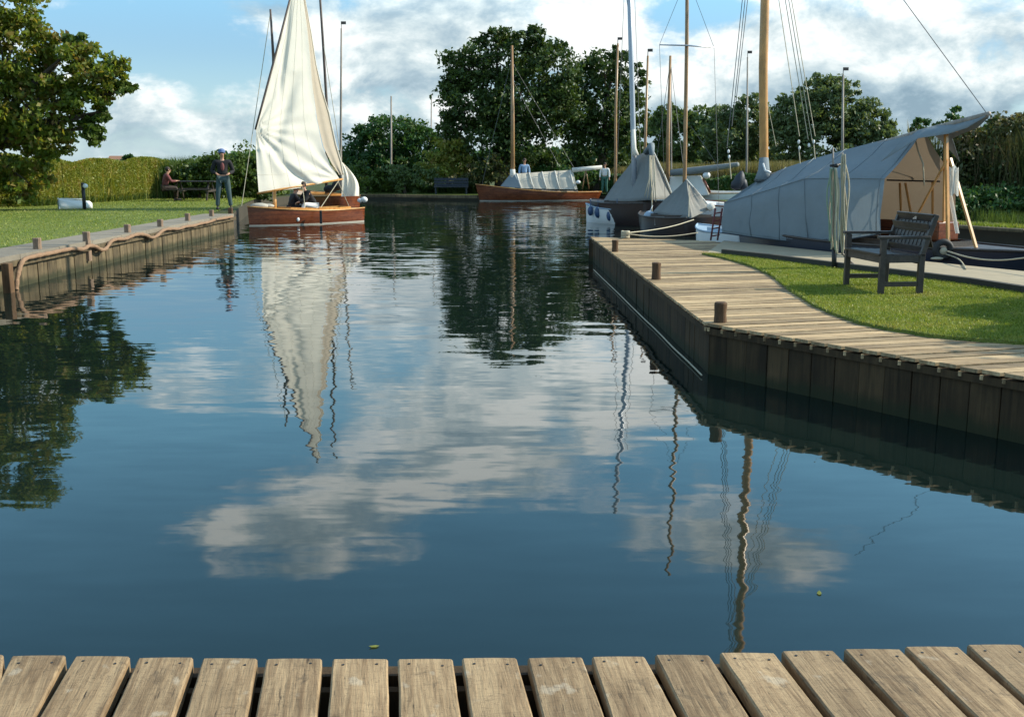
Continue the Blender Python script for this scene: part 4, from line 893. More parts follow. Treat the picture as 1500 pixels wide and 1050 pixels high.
panel('tent', 'canvas_grey', b4, fa, ff, a0, a1, .1)
md_ = (na+fa)/2
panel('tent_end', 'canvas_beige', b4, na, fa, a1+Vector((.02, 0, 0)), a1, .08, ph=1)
panel('tent_end', 'canvas_grey', b4, ff, nf, a0, a0+Vector((.02, 0, 0)), .05)
m = MB(); m.tube([fa+Vector((.02, -.02, 0)), fa.lerp(a1, .5)+Vector((.05, -.02, -.03)), a1], .03, 6); m.build('tent_flap', 'canvas_white', b4, True)
spar(b4, [at(930, 300, 34.0), at(928.5, 228, 34.0), at(925, 100, 34.0), at(918, -138, 34.0)], [.085, .085, .08, .06], 'mast_alloy')
m = MB(); m.tube([at(931, 228, 33.8), at(929, 218, 33.8), at(928, 190, 33.85)], [.11, .07, .05], 8); m.build('stowed_headsail', 'canvas_white', b4, True)
m = MB(); m.tube([at(946, 224, 33.4), at(954, 214, 33.1), at(955, 232, 33.0)], [.09, .12, .06], 8); m.build('stowed_boom', 'canvas_blue', b4, True)
for k in range(5): m = MB(); m.tube([at(952+k*1.5, 228, 32.9), at(951+k*2.6-2*math.sin(k*2), 262, 32.5), at(944+k*4.2, 288+k*2, 32.3)], .014, 5); m.build('hanging_rope', 'rope_pale', b4, True)
m = MB(); m.tube([at(953, 228, 33.0), at(955, 300, 32.3), at(955, 328, 32.3)], .02, 6); m.build('hanging_line', 'rope_pale', b4, True)
wires(b4, [(at(915, -25, 34), at(903, 262, 35)), (at(929, -25, 34), at(938, 228, 34)), (at(917, -10, 34), at(925, 60, 34))], .008)
t4 = thing('tender', 'small white tender tied alongside the boat with the tall grey tent', 'tender', Vector((4.35, 33.1, 0)), None, facing((4.35, 33.1), (2.45, 35.6)))
hull(t4, 3.1, 1.0, .60, .52, 'white_paint', tw=.75, rake=.05, deck='pale_blue', draft=.15, stripe=None, sheer='pale_blue')
for (px, py, sz, lab) in [(865, 309, .16, 'leftmost'), (876, 311, .19, 'second'), (893, 316, .17, 'third'), (904, 308, .13, 'fourth')]:
    Y = 35.6-(px-862)*.027; m = MB(); q = at(px, py, Y-.75); m.ball(q, (sz*.62, sz*.6, sz)); m.tube([q+Vector((0, 0, sz)), q+Vector((0, .1, sz+.22))], .012, 5)
    tag(m.build('fender', 'blue_plastic', None, True), lab+' dark blue fender from the left on the white tender', 'fender', 'blue fenders on the white tender')

# small boat with a low pyramid tent
s5, e5 = Vector((5.15, 28.3, 0)), Vector((3.85, 31.5, 0)); rz = facing(s5, e5)
b5 = thing('sailing_boat', 'small dark boat under a low grey pyramid tent with tall thin mast and spreader', 'sailing boat', s5, 'boats in the basin', rz)
hull(b5, (e5-s5).length, 1.5, .52, .50, 'hull_dark', tw=.8, rake=.2, deck='teak_dark', stripe=None, sheer='teak_dark')
ap = at(1005.5, 263, 29.3); nf, na, fa, ff = at(954, 313, 30.6), at(1012, 320, 28.0), at(1042, 306, 28.6), at(990, 302, 31.2)
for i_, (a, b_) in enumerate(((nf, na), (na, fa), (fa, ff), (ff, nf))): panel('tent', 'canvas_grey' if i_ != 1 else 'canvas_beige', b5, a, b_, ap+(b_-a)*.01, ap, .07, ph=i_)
m = MB(); m.tube([fa, fa.lerp(ap, .5)+Vector((.03, 0, -.03)), ap], .022, 6); m.build('tent_hem', 'canvas_white', b5, True)
spar(b5, [at(1002, 300, 29.5), at(1003, 255, 29.5), at(1006, 60, 29.5), at(1008, -235, 29.5)], [.055, .055, .05, .04], 'mast_brown')
spar(b5, [at(966, 66, 29.5), at(1006, 67, 29.4), at(1046, 70, 29.5)], [.016, .022, .016], 'metal', 'spreader')
wires(b5, [(at(966, 66, 29.5), at(975, 310, 30.5)), (at(1046, 70, 29.5), at(1053, 300, 28.9)), (at(966, 66, 29.5), at(1003, -25, 29.5)), (at(1046, 70, 29.5), at(1010, -25, 29.5)), (at(1012, 185, 29.5), at(1053, 245, 29))], .006)
m = MB(); m.tube([at(1010, 272, 28.6), at(1009, 318, 27.9)], .014, 5); m.build('tent_cord', 'rope_pale', b5)
m = MB(); q = at(951, 322, 30.4); m.ball(q, (.19, .19, .26)); m.tube([q+Vector((0, 0, .2)), q+Vector((.1, .1, .4))], .012, 5); tag(m.build('fender', 'pale_blue', None, True), 'large pale blue round fender at bow of the small dark boat', 'fender')
m = MB(); m.box(at(966, 324, 29.3), (.27, .03, .24), Matrix.Rotation(-.3, 3, 'Z')); m.build('hull_panel', 'canvas_beige', b5, bevel=.01)
m = MB(); m.tube([at(1037, 306, 28.5), at(1045, 300, 28.5)], .09, 8); m.build('rolled_canvas', 'canvas_white', b5, True)

# white boat behind with bright tent
s6, e6 = Vector((10.3, 44.0, 0)), Vector((6.3, 47.2, 0)); rz = facing(s6, e6)
b6 = thing('sailing_boat', 'white boat with bright white tent, behind the peaked grey tents', 'sailing boat', s6, 'boats in the basin', rz)
hull(b6, (e6-s6).length, 2.0, .80, .74, 'white_paint', tw=.5, rake=.3, deck='white_paint', stripe=None)
nf, na, r0, r1 = at(984, 291, 45.6), at(1038, 286, 43.6), at(975, 259, 46.2), at(1026, 257, 44.6)
ff, fa = at(990, 286, 47.4), at(1042, 282, 45.5)
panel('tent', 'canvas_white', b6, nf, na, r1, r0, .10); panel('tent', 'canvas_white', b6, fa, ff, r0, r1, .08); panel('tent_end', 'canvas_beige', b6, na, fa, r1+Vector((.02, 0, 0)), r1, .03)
spar(b6, [at(978, 290, 46.0), at(978.5, 200, 46.0), at(982, 82, 46.0)], [.085, .08, .05], 'mast_brown')
m = MB(); a, b_ = at(984, 253, 45.6), at(1081, 241, 43.0); m.tube([a, a.lerp(b_, .33)+Vector((0, 0, -.03)), a.lerp(b_, .66)+Vector((0, 0, -.03)), b_], [.13, .15, .13, .09], 8); m.build('boom_cover', 'canvas_grey', b6, True)
m = MB(); m.ball(at(1035, 257, 44.2), (.16, .16, .14)); m.build('fender', 'white_paint', b6, True)
m = MB(); m.tube([at(1030, 262, 44.2), at(1040, 282, 43.9)], .05, 6); m.build('cockpit_frame', 'varnish_red', b6, True)
wires(b6, [(at(982, 90, 46), at(960, 245, 46)), (at(982, 90, 46), at(1003, 260, 45.5))], .012)
m = MB(); rows = []
a, b_, c = at(957, 238, 34.8), at(984, 289, 34.6), at(1003, 289, 34.9)

m = MB(); q = at(1083, 266, 31.0); m.tube([q+Vector((-.16, 0, -.22)), q+Vector((-.10, 0, -.12)), q+Vector((-.02, -.03, 0)), q+Vector((.02, 0, .12)), q+Vector((.05, 0, .22)), q+Vector((.06, 0, .30))], [.10, .17, .16, .15, .09, .03], 9); m.tube([q+Vector((.15, 0, -.22)), q+Vector((.1, .05, 0)), q+Vector((.05, .05, .12))], [.12, .13, .05], 8)
tag(m.build('sail_bag', 'tarp_dark', None, True), 'dark blue sail bag on the small cruiser beside the yacht tent', 'sail bag')
cr = thing('moored_boat', 'small open boat with varnished rail and white deck just left of the yacht tent', 'moored boat', Vector((7.6, 30.2, 0)), None, facing((7.6, 30.2), (5.8, 33.4)))
hull(cr, 3.6, 1.5, .80, .72, 'white_paint', tw=.7, deck='white_paint', stripe=None, sheer='varnish_red')

# white tender between the small boat and the yacht
wt = thing('tender', 'rounded white tender with rusty ladder at the bow of the big tented yacht', 'tender', Vector((4.75, 20.6, 0)), None, facing((4.75, 20.6), (3.9, 22.3)))
hull(wt, 1.9, 1.0, .66, .62, 'white_paint', tw=.8, rake=.05, fl=.6, deck='pale_blue', draft=.12, stripe=None, sheer='pale_blue')
m = MB()
for px in (1044, 1054): m.tube([at(px-3, 352, 20.2), at(px+4, 305, 20.2)], .018, 6)
for k in range(4): m.tube([at(1043+k, 346-k*11, 20.2), at(1054+k, 344-k*11, 20.2)], .014, 6)
m.build('ladder', 'maroon', wt, True)

# ---- the big yacht under its grey blue tent
U = Vector((.5, -.866, 0)); Nn_ = Vector((-.866, -.5, 0)); Q0 = Vector((4.1, 19.6, 0)); C0 = Q0-Nn_*.95
sy = C0+U*5.15; ey = C0-U*1.0; rz = facing(sy, ey)
yt = thing('yacht', 'big wooden yacht under a long grey blue canvas tent behind the garden chair', 'yacht', Vector((sy.x, sy.y, 0)), 'boats in the basin', rz)
hull(yt, 6.15, 2.1, .80, .66, 'hull_navy', tw=.25, rake=.3, counter=.9, deck='teak_dark', cock=(.22, .45), stripe=None, dip=.05, sheer='teak_dark')
rn = lambda px, py, o=0: onplane(px, py, Q0+Nn_*o, Nn_)
rc = lambda px, py, o=0: onplane(px, py, C0+Nn_*o, Nn_)
def tt(v): return (v-C0).dot(U)
sh_px = [(1061, 297), (1100, 286), (1140, 274), (1180, 261.5), (1235, 261), (1296, 262)]
bt_px = [(1058, 341), (1100, 347), (1140, 352), (1187, 357), (1235, 352), (1290, 343)]
rg_px = [(1113, 262), (1150, 246), (1190, 233), (1240, 219), (1300, 203.5), (1353, 190)]
rows = []; NS = 44
def li(pl, f): x = f*(len(pl)-1); i = min(int(x), len(pl)-2); g = x-i; return (pl[i][0]*(1-g)+pl[i+1][0]*g, pl[i][1]*(1-g)+pl[i+1][1]*g)
lin = []
for i in range(NS+1):
    f = i/NS; s_ = rn(*li(sh_px, f)); b_ = rn(*li(bt_px, f), .03); r0 = rc(*li(rg_px, f)); fw = .018*math.sin(i*.9)+.014*math.sin(i*2.7+1)+.012*math.sin(i*5.1)
    far = lambda v: v-Nn_*(1.76*(v-C0).dot(Nn_))
    near = [b_, b_.lerp(s_, .33)+Nn_*(.03+fw), b_.lerp(s_, .7)+Nn_*(.02-fw*.7), s_, s_.lerp(r0, .35)+Vector((0, 0, -.05+fw*.5)), s_.lerp(r0, .7)+Vector((0, 0, -.04-fw*.4)), r0]
    rows.append(near+[far(v) for v in reversed(near[:-1])])
m = MB(); m.grid(rows); r0 = rows[0]
m = MB(); m.grid([r[:7] for r in rows]); m.build('tent', 'canvas_blue', yt, True); m = MB(); m.add([r0[k] for k in (0, 3, 6, 9, 12)], [(0, 1, 2, 3, 4)]); m.build('tent_front', 'canvas_blue', yt); m = MB(); m.grid([r[6:] for r in rows]); m.build('tent_far_side', 'canvas_sunlit', yt, True)
m = MB()
for i in (9, 18, 26, 35, 43): m.tube([v+Nn_*.006 for v in rows[i][:6]]+[rows[i][6]+Vector((0, 0, .008))], .008, 5)
m.build('tent_seams', 'canvas_blue', yt, True)
m = MB(); zz = []
for i in range(1, NS, 1): zz.append(rows[i][0]+Nn_*.012+Vector((0, 0, .05 if i % 2 else -.10)))
m.tube([r[3]+Nn_*.004 for r in rows], .007, 5); m.tube([r[0]+Nn_*.02+Vector((0, 0, .05)) for r in rows], .005, 5); m.build('shoulder_seam', 'canvas_blue', yt)
m = MB(); m.tube([r[0]+Nn_*.008 for r in rows], .012, 5); m.build('hem', 'tarp_dark', yt, True)
# canopy running out over the boom
bo = [(1353, 190), (1372, 184), (1400, 180), (1425, 173), (1446, 166)]; wd = [.93, .40, .15, .12, .05]; dp = [.50, .20, .17, .15, .06]; rows = []
for (q, w_, d_) in zip(bo, wd, dp):
    c = rc(*q); rows.append([c+Nn_*w_+Vector((0, 0, -d_)), c+Nn_*w_*.55+Vector((0, 0, -d_*.42)), c+Nn_*w_*.15+Vector((0, 0, -.02)), c, c-Nn_*w_*.15+Vector((0, 0, -.02)), c-Nn_*w_*.55+Vector((0, 0, -d_*.42)), c-Nn_*w_+Vector((0, 0, -d_))])
m = MB(); m.grid(rows); m.build('boom_canopy', 'canvas_blue', yt, True, thick=.006)
spar(yt, [rc(1115, 262), rc(1353, 193), rc(1440, 170), rc(1450, 166)], [.05, .05, .045, .03], 'mast_grey', 'boom')
spar(yt, [at(1119, 300, 20.2), at(1119, 240, 20.2), at(1118, 100, 20.2), Vector((at(1117, -30, 20.2).x-.05, 20.2, 11.5))], [.082, .082, .082, .075], 'varnish_gold')
m = MB(); m.tube([at(1117, 266, 20.1), at(1119, 250, 20.15), at(1119, 232, 20.2)], [.16, .11, .088], 12); m.build('mast_coat', 'canvas_blue', yt, True)
m = MB()
m.tube([at(1118, 240, 20.05), at(1121, 250, 19.95), at(1129, 253, 19.9)], .02, 6); m.build('lashing', 'white_paint', yt, True)
# halyards and shrouds
segs = [((1090, -25), (1065, 215)), ((1098, -25), (1078, 150)), ((1094, -25), (1072, 185)), ((1137, -25), (1171, 200)), ((1146, -25), (1184, 205)), ((1151, -25), (1190, 208)), ((1155, -25), (1194, 200)), ((1124, 150), (1137, 215))]
for k, (a, b_) in enumerate(segs):
    Y = 19.6 if a[0] < 1118 else 18.4; m = MB(); ex = 1.0 if k < 7 else 0; m.tube([at(*a, Y)+(at(*a, Y)-at(*b_, Y))*ex, at(*b_, Y)], .007 if k != 7 else .005, 5); m.build('shroud', 'rope_pale' if k > 2 else 'wire', yt)
for q in ((1067, 222), (1068, 230), (1170, 208), (1192, 208), (1185, 213), (1171, 217)):
    Y = 19.6 if q[0] < 1118 else 18.4; m = MB(); m.ball(at(*q, Y), (.022, .02, .036), 8, 6); m.build('block', 'white_paint', yt, True)
for a, b_, Y in (((1068, 228), (1071, 262), 19.6), ((1170, 215), (1172, 240), 18.4), ((1192, 212), (1194, 233), 18.3)): m = MB(); m.tube([at(*a, Y), at(*b_, Y)], .01, 5); m.build('tackle', 'rope_pale', yt)
wires(yt, [(at(1305, -25, 17.0), rc(1446, 167))], .006, 'wire', 'topping_lift')
# stern frame: crutches, struts, hanging clothes and cockpit
def stick(a, b_, o1=0, o2=0, r=.03, name='crutch_leg', mat='varnish_gold'):
    m = MB(); m.beam(rc(*a, o1), rc(*b_, o2), r*1.6, r*1.1, U); m.build(name, mat, yt)
stick((1386, 190), (1389, 366), .0, .05, .034); stick((1392, 232), (1430, 363), 0, 0, .030); stick((1388, 232), (1340, 322), 0, -.2, .022)
stick((1385, 188), (1382, 362), -.1, -.12, .026, 'crutch_leg'); stick((1372, 192), (1402, 192), .0, .0, .03, 'crutch_head')
stick((1300, 264), (1376, 266), -.6, -.6, .024, 'tent_rail', 'teak_dark')
for a, b_ in (((1318, 268), (1320, 318)), ((1326, 268), (1336, 322)), ((1366, 266), (1366, 330)), ((1310, 222), (1340, 262))): stick(a, b_, -.7, -.75, .02, 'tent_strut')
m = MB(); m.tube([rc(1338, 195), rc(1345, 222, -.1), rc(1352, 240, -.1), rc(1354, 272, -.1)], .012, 6); m.build('hanging_rope', 'rope_pale', yt, True)
rows = []
for j in range(9): rows.append([rc(1391+i*1.9, 244+j*5.2+2.5*math.sin(i*1.3), .1+.05*math.sin(i*1.7+j*.4)) for i in range(8)])
m = MB(); m.grid(rows); m.build('hanging_cloth', 'canvas_white', yt, True)
m = MB(); m.grid([[rc(1389+i*2+j*1.5, 286+j*8, -.1+.03*math.sin(i*2)) for i in range(4)] for j in range(8)]); m.build('hanging_cloth', 'canvas_white', yt, True)
m = MB(); m.box(rc(1322, 338, -.2), (.9, .12, .35), Matrix.Rotation(rz, 3, 'Z')); m.box(rc(1372, 338, -.2), (.45, .5, .3), Matrix.Rotation(rz, 3, 'Z')); m.build('cockpit_seat', 'varnish_red', yt, bevel=.02)

# tyre fender and mooring ropes
c = P(1381, 381, .475); c = Vector((c.x, c.y+.02, .475+.155)); m = MB(); rows = []
for i in range(25):
    a = 2*math.pi*i/24; rows.append([c+Vector(((.115+.05*math.cos(b_))*math.cos(a), .055*math.sin(b_), (.115+.05*math.cos(b_))*math.sin(a))) for b_ in [2*math.pi*k/10 for k in range(11)]])
m.grid(rows); ty = m.build('tyre', 'rubber', None, True); tag(ty, 'black rubber tyre standing on the path edge at the yacht stern', 'tyre')
m = MB(); m.ball(c+Vector((0, -.02, -.02)), (.06, .04, .06)); m.ball(c+Vector((-.10, -.05, -.13)), (.10, .05, .025)); m.build('rope_lashing', 'rope_pale', ty, True)
m = MB(); m.tube(smooth([c+Vector((.05, 0, -.02)), at(1420, 378, 14.7), at(1460, 382, 14.3), at(1500, 378, 14.0), at(1560, 368, 13.5)]), .011, 6); tag(m.build('mooring_rope', 'rope_pale', None, True), 'slack pale mooring rope running from the tyre out of the photo at right', 'mooring rope')
m = MB(); m.tube(smooth([c+Vector((.02, -.03, -.06)), c+Vector((.18, -.2, -.12)), P(1415, 394, .5)]), .010, 6); tag(m.build('rope', 'rope_pale', None, True), 'short rope end lying on the path beside the tyre', 'rope')
c = P(916, 349, .475); m = MB(); m.tube([c+Vector((0, 0, -.3)), c+Vector((0, 0, .12))], .05, 8)
mb = m.build('mooring_stump', 'post_pale', None, True); tag(mb, 'low stump wrapped in pale rope at the boardwalk tip', 'mooring stump')
m = MB()
for k in range(4): m.tube([c+Vector((.07*math.cos(a), .07*math.sin(a), .02+.035*k+.004*math.sin(a*3))) for a in [2*math.pi*i/14 for i in range(15)]], .02, 6)
m.build('rope_turns', 'rope_pale', mb, True)
for pl, lab in (([(920, 341), (950, 338), (985, 332), (1016, 322)], 'upper mooring rope from the boardwalk stump to the small dark boat'), ([(920, 343), (955, 347), (990, 346), (1022, 341)], 'lower mooring rope from the boardwalk stump to the white tender')):
    m = MB(); m.tube(smooth([at(*q, 20.3+i*(2.0 if 'upper' in lab else .2)) for i, q in enumerate(pl)]), .012, 6); tag(m.build('mooring_rope', 'rope_pale', None, True), lab, 'mooring rope')

# masts of boats lying in the dykes behind
def lone(label, pts, Y, r, mat, cap=True):
    t = thing('boat_mast', label, 'mast', (at(*pts[-1], Y).x, Y, 0), 'masts of boats lying behind the banks')
    low = at(*pts[-1], Y); low.z = .2
    P3 = [at(*q, Y) for q in pts]+[low]; n_ = len(P3); m = MB(); m.tube(P3, [r*(.6+.4*min(1, i/(n_-1)*1.6)) for i in range(n_)], 8); m.build('spar', mat, t, True)
    if cap: m = MB(); q = P3[0]; m.tube([q, q+Vector((0, 0, .28))], r*.25, 5); m.box(q+Vector((.10, 0, .22)), (.2, .015, .12)); m.build('burgee', 'mast_dark', t)
    return t
lone('grey brown mast just right of the big cream sail', [(500, 42), (499.5, 140), (499, 235)], 46, .055, 'mast_grey')
lone('thin pale mast in front of the rounded bush left of the big tree', [(573, 141), (573, 265)], 64, .07, 'mast_grey', False)
lone('faint thinnest mast between rounded bush and big dark tree', [(632, 138), (631, 262)], 72, .055, 'mast_grey', False)
lone('tan mast left of the grey alloy mast, against the dark tree', [(905, 64), (902, 160), (901.5, 255)], 52, .075, 'mast_brown')
lone('brown mast right of the grey alloy mast', [(949, 82), (945, 215)], 46, .07, 'mast_brown')
lone('grey mast with burgee just left of the thick golden yacht mast', [(1095, 84), (1094, 235)], 50, .055, 'mast_grey')
lone('thin grey mast standing behind the yacht tent, in front of the right willow', [(1235, 110), (1234, 215)], 42, .06, 'mast_grey')
lone('pale mast close beside the tan mast behind the white tent', [(983, 95), (983.5, 250)], 49, .035, 'mast_grey', False)

# people and benches on the far side
q = P(866, 278, .3); person('person in white shirt and green trousers beyond the cream tented boat', (q.x, 57.5, .3), R(170), stand('down', .1), top='shirt_white', legs='green_cloth', scale=.95)
person('person in light blue top standing behind the mast of the cream tented boat', (at(768, 270, 58.6).x, 58.6, .3), R(190), stand('down', .1), top='shirt_blue', legs='jacket_black', scale=1.08)
p = Vector((at(661, 275, 59.5).x, 59.5, .22))
fb = thing('park_bench', 'dark blue grey bench on the far bank left of the cream tented boat', 'bench', p)
m = MB()
for k in range(3): m.box(p+Vector((0, .1, .52+.16*k)), (1.9, .04, .13))
m.build('backrest', 'tarp_dark', fb)
m = MB(); m.box(p+Vector((0, -.15, .42)), (1.9, .48, .05)); m.build('seat', 'tarp_dark', fb)
for sx in (-.85, .85):
    for sy_ in (-.32, .08): m = MB(); m.box(p+Vector((sx, sy_, .2)), (.07, .07, .42)); m.build('leg', 'tarp_dark', fb)

# ------------------------------------------------------------------ trees, hedges, reeds
def xy(px, Y): return at(px, 240, Y).x
D = 62.0
tree('oak_tree', 'broad dark oak, the taller big tree behind the cream tented boat', 'big trees in the middle', (xy(735, D), D, .25),
     [lob(*a, D) for a in [(690, 92, 42, 36), (745, 82, 48, 40), (790, 58, 26, 22), (800, 105, 42, 45), (695, 150, 52, 46), (663, 128, 22, 28), (664, 190, 24, 40), (760, 150, 60, 50), (705, 212, 52, 38), (775, 210, 55, 40), (728, 55, 22, 14), (820, 150, 35, 40)]], 'leaf_oak', .125, dens=66, trunk_r=.42, sub=60, clump=.18)
D = 64.0
tree('oak_tree', 'dark rounded oak to the right, directly behind the grey alloy mast', 'big trees in the middle', (xy(878, D), D, .25),
     [lob(*a, D) for a in [(848, 120, 36, 34), (885, 100, 38, 30), (905, 80, 18, 16), (930, 115, 18, 26), (842, 175, 42, 42), (895, 160, 45, 48), (860, 225, 42, 34), (915, 215, 34, 38), (925, 165, 22, 35)]], 'leaf_oak', .125, dens=66, trunk_r=.32, sub=60, clump=.18)
D = 67.0
tree('bush', 'large rounded dark bush right of the cream sail', 'bushes along the far bank', (xy(570, D), D, .25),
     [lob(*a, D) for a in [(575, 205, 52, 36), (535, 225, 36, 38), (615, 222, 40, 36), (570, 250, 70, 30), (520, 245, 22, 25), (645, 240, 25, 25)]], 'leaf_bush', .125, dens=110, trunk_r=.2, limbs=False, cat='bush', clump=.14, shell=.7)
D = 88.0
tree('poplar_tree', 'pale green hazy tree between the alloy mast and the darker willows', 'trees at the right background', (xy(1000, D), D, .25),
     [lob(*a, D) for a in [(1005, 200, 42, 42), (980, 175, 22, 22), (1035, 190, 32, 38), (965, 205, 24, 45)]], 'leaf_pale', .19, dens=110, trunk_r=.3, limbs=False, shell=.7, clump=.14)
D = 76.0
tree('willow_tree', 'dark rounded willow left of the golden mast', 'trees at the right background', (xy(1080, D), D, .25),
     [lob(*a, D) for a in [(1068, 200, 38, 44), (1100, 180, 34, 38), (1125, 205, 30, 44), (1050, 220, 22, 32)]], 'leaf_willow', .14, dens=120, trunk_r=.3, limbs=False, shell=.7, clump=.14)
D = 72.0
tree('willow_tree', 'tallest wide willow behind the yacht tent ridge', 'trees at the right background', (xy(1220, D), D, .25),
     [lob(*a, D) for a in [(1200, 148, 36, 34), (1232, 160, 38, 42), (1170, 172, 38, 38), (1265, 190, 36, 42), (1155, 210, 30, 42), (1210, 215, 60, 42), (1292, 210, 26, 34)]], 'leaf_willow', .14, dens=120, trunk_r=.35, limbs=False, shell=.7, clump=.14)
D = 125.0
for k, (px, py, rx, ry) in enumerate([(1352, 186, 20, 14), (1402, 176, 22, 16), (190, 234, 12, 8), (1450, 190, 20, 12)]):
    tree('distant_tree', ['far small round tree right of the willows', 'far small tree above the yacht boom end', 'tiny far tree on the skyline above the hedge', 'far low tree at the right edge above the reeds'][k], 'far trees on the skyline', (xy(px, D), D, .25), [lob(px, py, rx, ry, D), lob(px-rx*.3, py+ry, rx*1.1, ry*1.2, D), lob(px, 240-(240-py)*.35, rx*.9, (240-py)*.4, D)], 'leaf_bush', .26, dens=90, trunk_r=.25, limbs=False)
# left tree overhanging the lawn
D = 33.0
LT = [(20, 70, 60, 55), (-70, 60, 80, 70), (85, 95, 50, 42), (-20, 10, 70, 50), (135, 112, 42, 36), (168, 110, 26, 30), (55, 165, 62, 50), (-30, 160, 80, 60), (110, 150, 45, 30), (10, 225, 62, 42), (75, 205, 40, 26), (-90, 230, 70, 60), (28, 262, 46, 34), (-120, 130, 90, 80), (-40, -60, 70, 50), (-140, 20, 80, 80)]
lt_ = tree('maple_tree', 'large green tree with autumn tints overhanging the left lawn', None, (xy(-75, D), D, .4),
     [lob(*a, D) for a in LT], 'leaf_autumn', .090, dens=42, trunk_r=.30, sub=60, clump=.16,
     extra=([lob(138, 190, 13, 26, D, None, .6), lob(124, 172, 18, 16, D), lob(152, 165, 18, 10, D), lob(182, 132, 18, 12, D), lob(120, 60, 22, 10, D)], 'leaf_green'))

def reedband(name, label, cat, pts, h, n, wid, mat, depth=1.2, lean=.10, hvar=.25, parent=None, kind=None, leafy=None, group=None, topnoise=.0):
    """band of upright blades along a ground polyline; optional leaf clumps through it"""
    seg = [(Vector(a), Vector(b_)) for a, b_ in zip(pts, pts[1:])]; Ls = np.array([(b_-a).length for a, b_ in seg]); pick = RNG.choice(len(seg), n, p=Ls/Ls.sum())
    A = np.array([tuple(s[0]) for s in seg])[pick]; B_ = np.array([tuple(s[1]) for s in seg])[pick]; u = RNG.random((n, 1)); base = A+(B_-A)*u
    base[:, 0] += RNG.uniform(-.5, .5, n)*depth*.6; base[:, 1] += RNG.uniform(0, 1, n)*depth
    hn = 1+topnoise*(np.sin(base[:, 0]*1.7)*.5+np.sin(base[:, 0]*.63+1)*.6+np.sin(base[:, 0]*4.1)*.25)
    hh = h*hn*(1-hvar*RNG.random(n)**1.5); base[:, 2] -= .05
    o = npmesh(name, blades(base, hh, wid, lean), 5, mat, parent)
    if parent is None: tag(o, label, cat, group, kind)
    return o
# hedge along the left lawn
hp_ = [P(-260, 306, .46), P(-60, 306, .46), P(60, 303, .46), P(150, 297, .46), P(238, 291, .46)]
hd = thing('hedge', 'tall clipped yellow green reedy hedge along the back of the left lawn', 'hedge', hp_[1])
m = MB()
def hedge_leaves(pts, h, n, depth, size, mat, par, name='foliage', z0=0.0, tn=.05):
    seg = list(zip(pts, pts[1:])); Ls = np.array([(b_-a).length for a, b_ in seg]); pick = RNG.choice(len(seg), n, p=Ls/Ls.sum()); A = np.array([tuple(a) for a, _ in seg])[pick]; B_ = np.array([tuple(b_) for _, b_ in seg])[pick]
    c = A+(B_-A)*RNG.random((n, 1)); top = h*(1+tn*np.sin(c[:, 0]*2.1)+tn*np.sin(c[:, 0]*5.3+c[:, 1])); e = RNG.random(n)
    surf = RNG.random(n); y = np.where(surf < .62, RNG.normal(0, .07, n)+.05, RNG.uniform(0, depth, n)); z = np.where(surf < .62, e*top, top-np.abs(RNG.normal(0, .12, n)))
    y += .09*np.sin(c[:, 0]*2.3+z*2.0)*np.sin(c[:, 0]*1.1-z*4.1+1)+.05*np.sin(c[:, 0]*6.1-z*5)*np.sin(z*7+c[:, 0]*2)
    c[:, 1] += y; c[:, 2] += z+z0; return npmesh(name, leaves(c, size), 4, mat, par)
hedge_leaves(hp_, 1.62, 85000, 1.3, .055, 'leaf_hedge', hd)
reedband('stems', '', '', hp_, 1.66, 420, .006, 'leaf_hedge', 1.1, .09, .15, parent=hd)
reedband('stems', '', '', [q+Vector((0, -.12, 0)) for q in hp_], .45, 2500, .012, 'reed_green', .2, .3, .6, parent=hd)
m = MB(); cp = [(q.x, q.y+.35) for q in hp_]; cp2 = [(q.x, q.y+1.0) for q in hp_]; rows = [[Vector((a[0], a[1], .3)) for a in cp], [Vector((a[0], a[1], 1.7)) for a in cp], [Vector((a[0], a[1], 1.7)) for a in cp2]]; m.grid(rows); m.build('inner_growth', 'soil', hd)
# bushes behind the picnic table and man
def bush(label, lobes, Y, mat, leaf, dens, name='bush', group='bushes along the far bank'):
    px = lobes[0][0]; return tree(name, label, group, (xy(px, Y), Y, .3), [lob(*a, Y) for a in lobes], mat, leaf, dens=dens, trunk_r=.08, limbs=False, cat='bush', sub=45, clump=.2)
bush('bright green bush behind the picnic table', [(290, 262, 34, 26), (262, 262, 22, 26), (320, 255, 30, 34)], 45, 'leaf_green', .09, 110)
bush('tall bush between standing man and cream sail', [(355, 250, 34, 36), (385, 262, 30, 30), (335, 262, 25, 28)], 46, 'leaf_green', .09, 110)
reedband('reeds', 'reeds behind the picnic table left of the sail', 'reeds', [P(236, 293, .43), P(300, 289, .43), P(400, 284, .4)], 1.9, 7000, .02, 'reed_green', 2.0, .16, .4, kind='stuff')
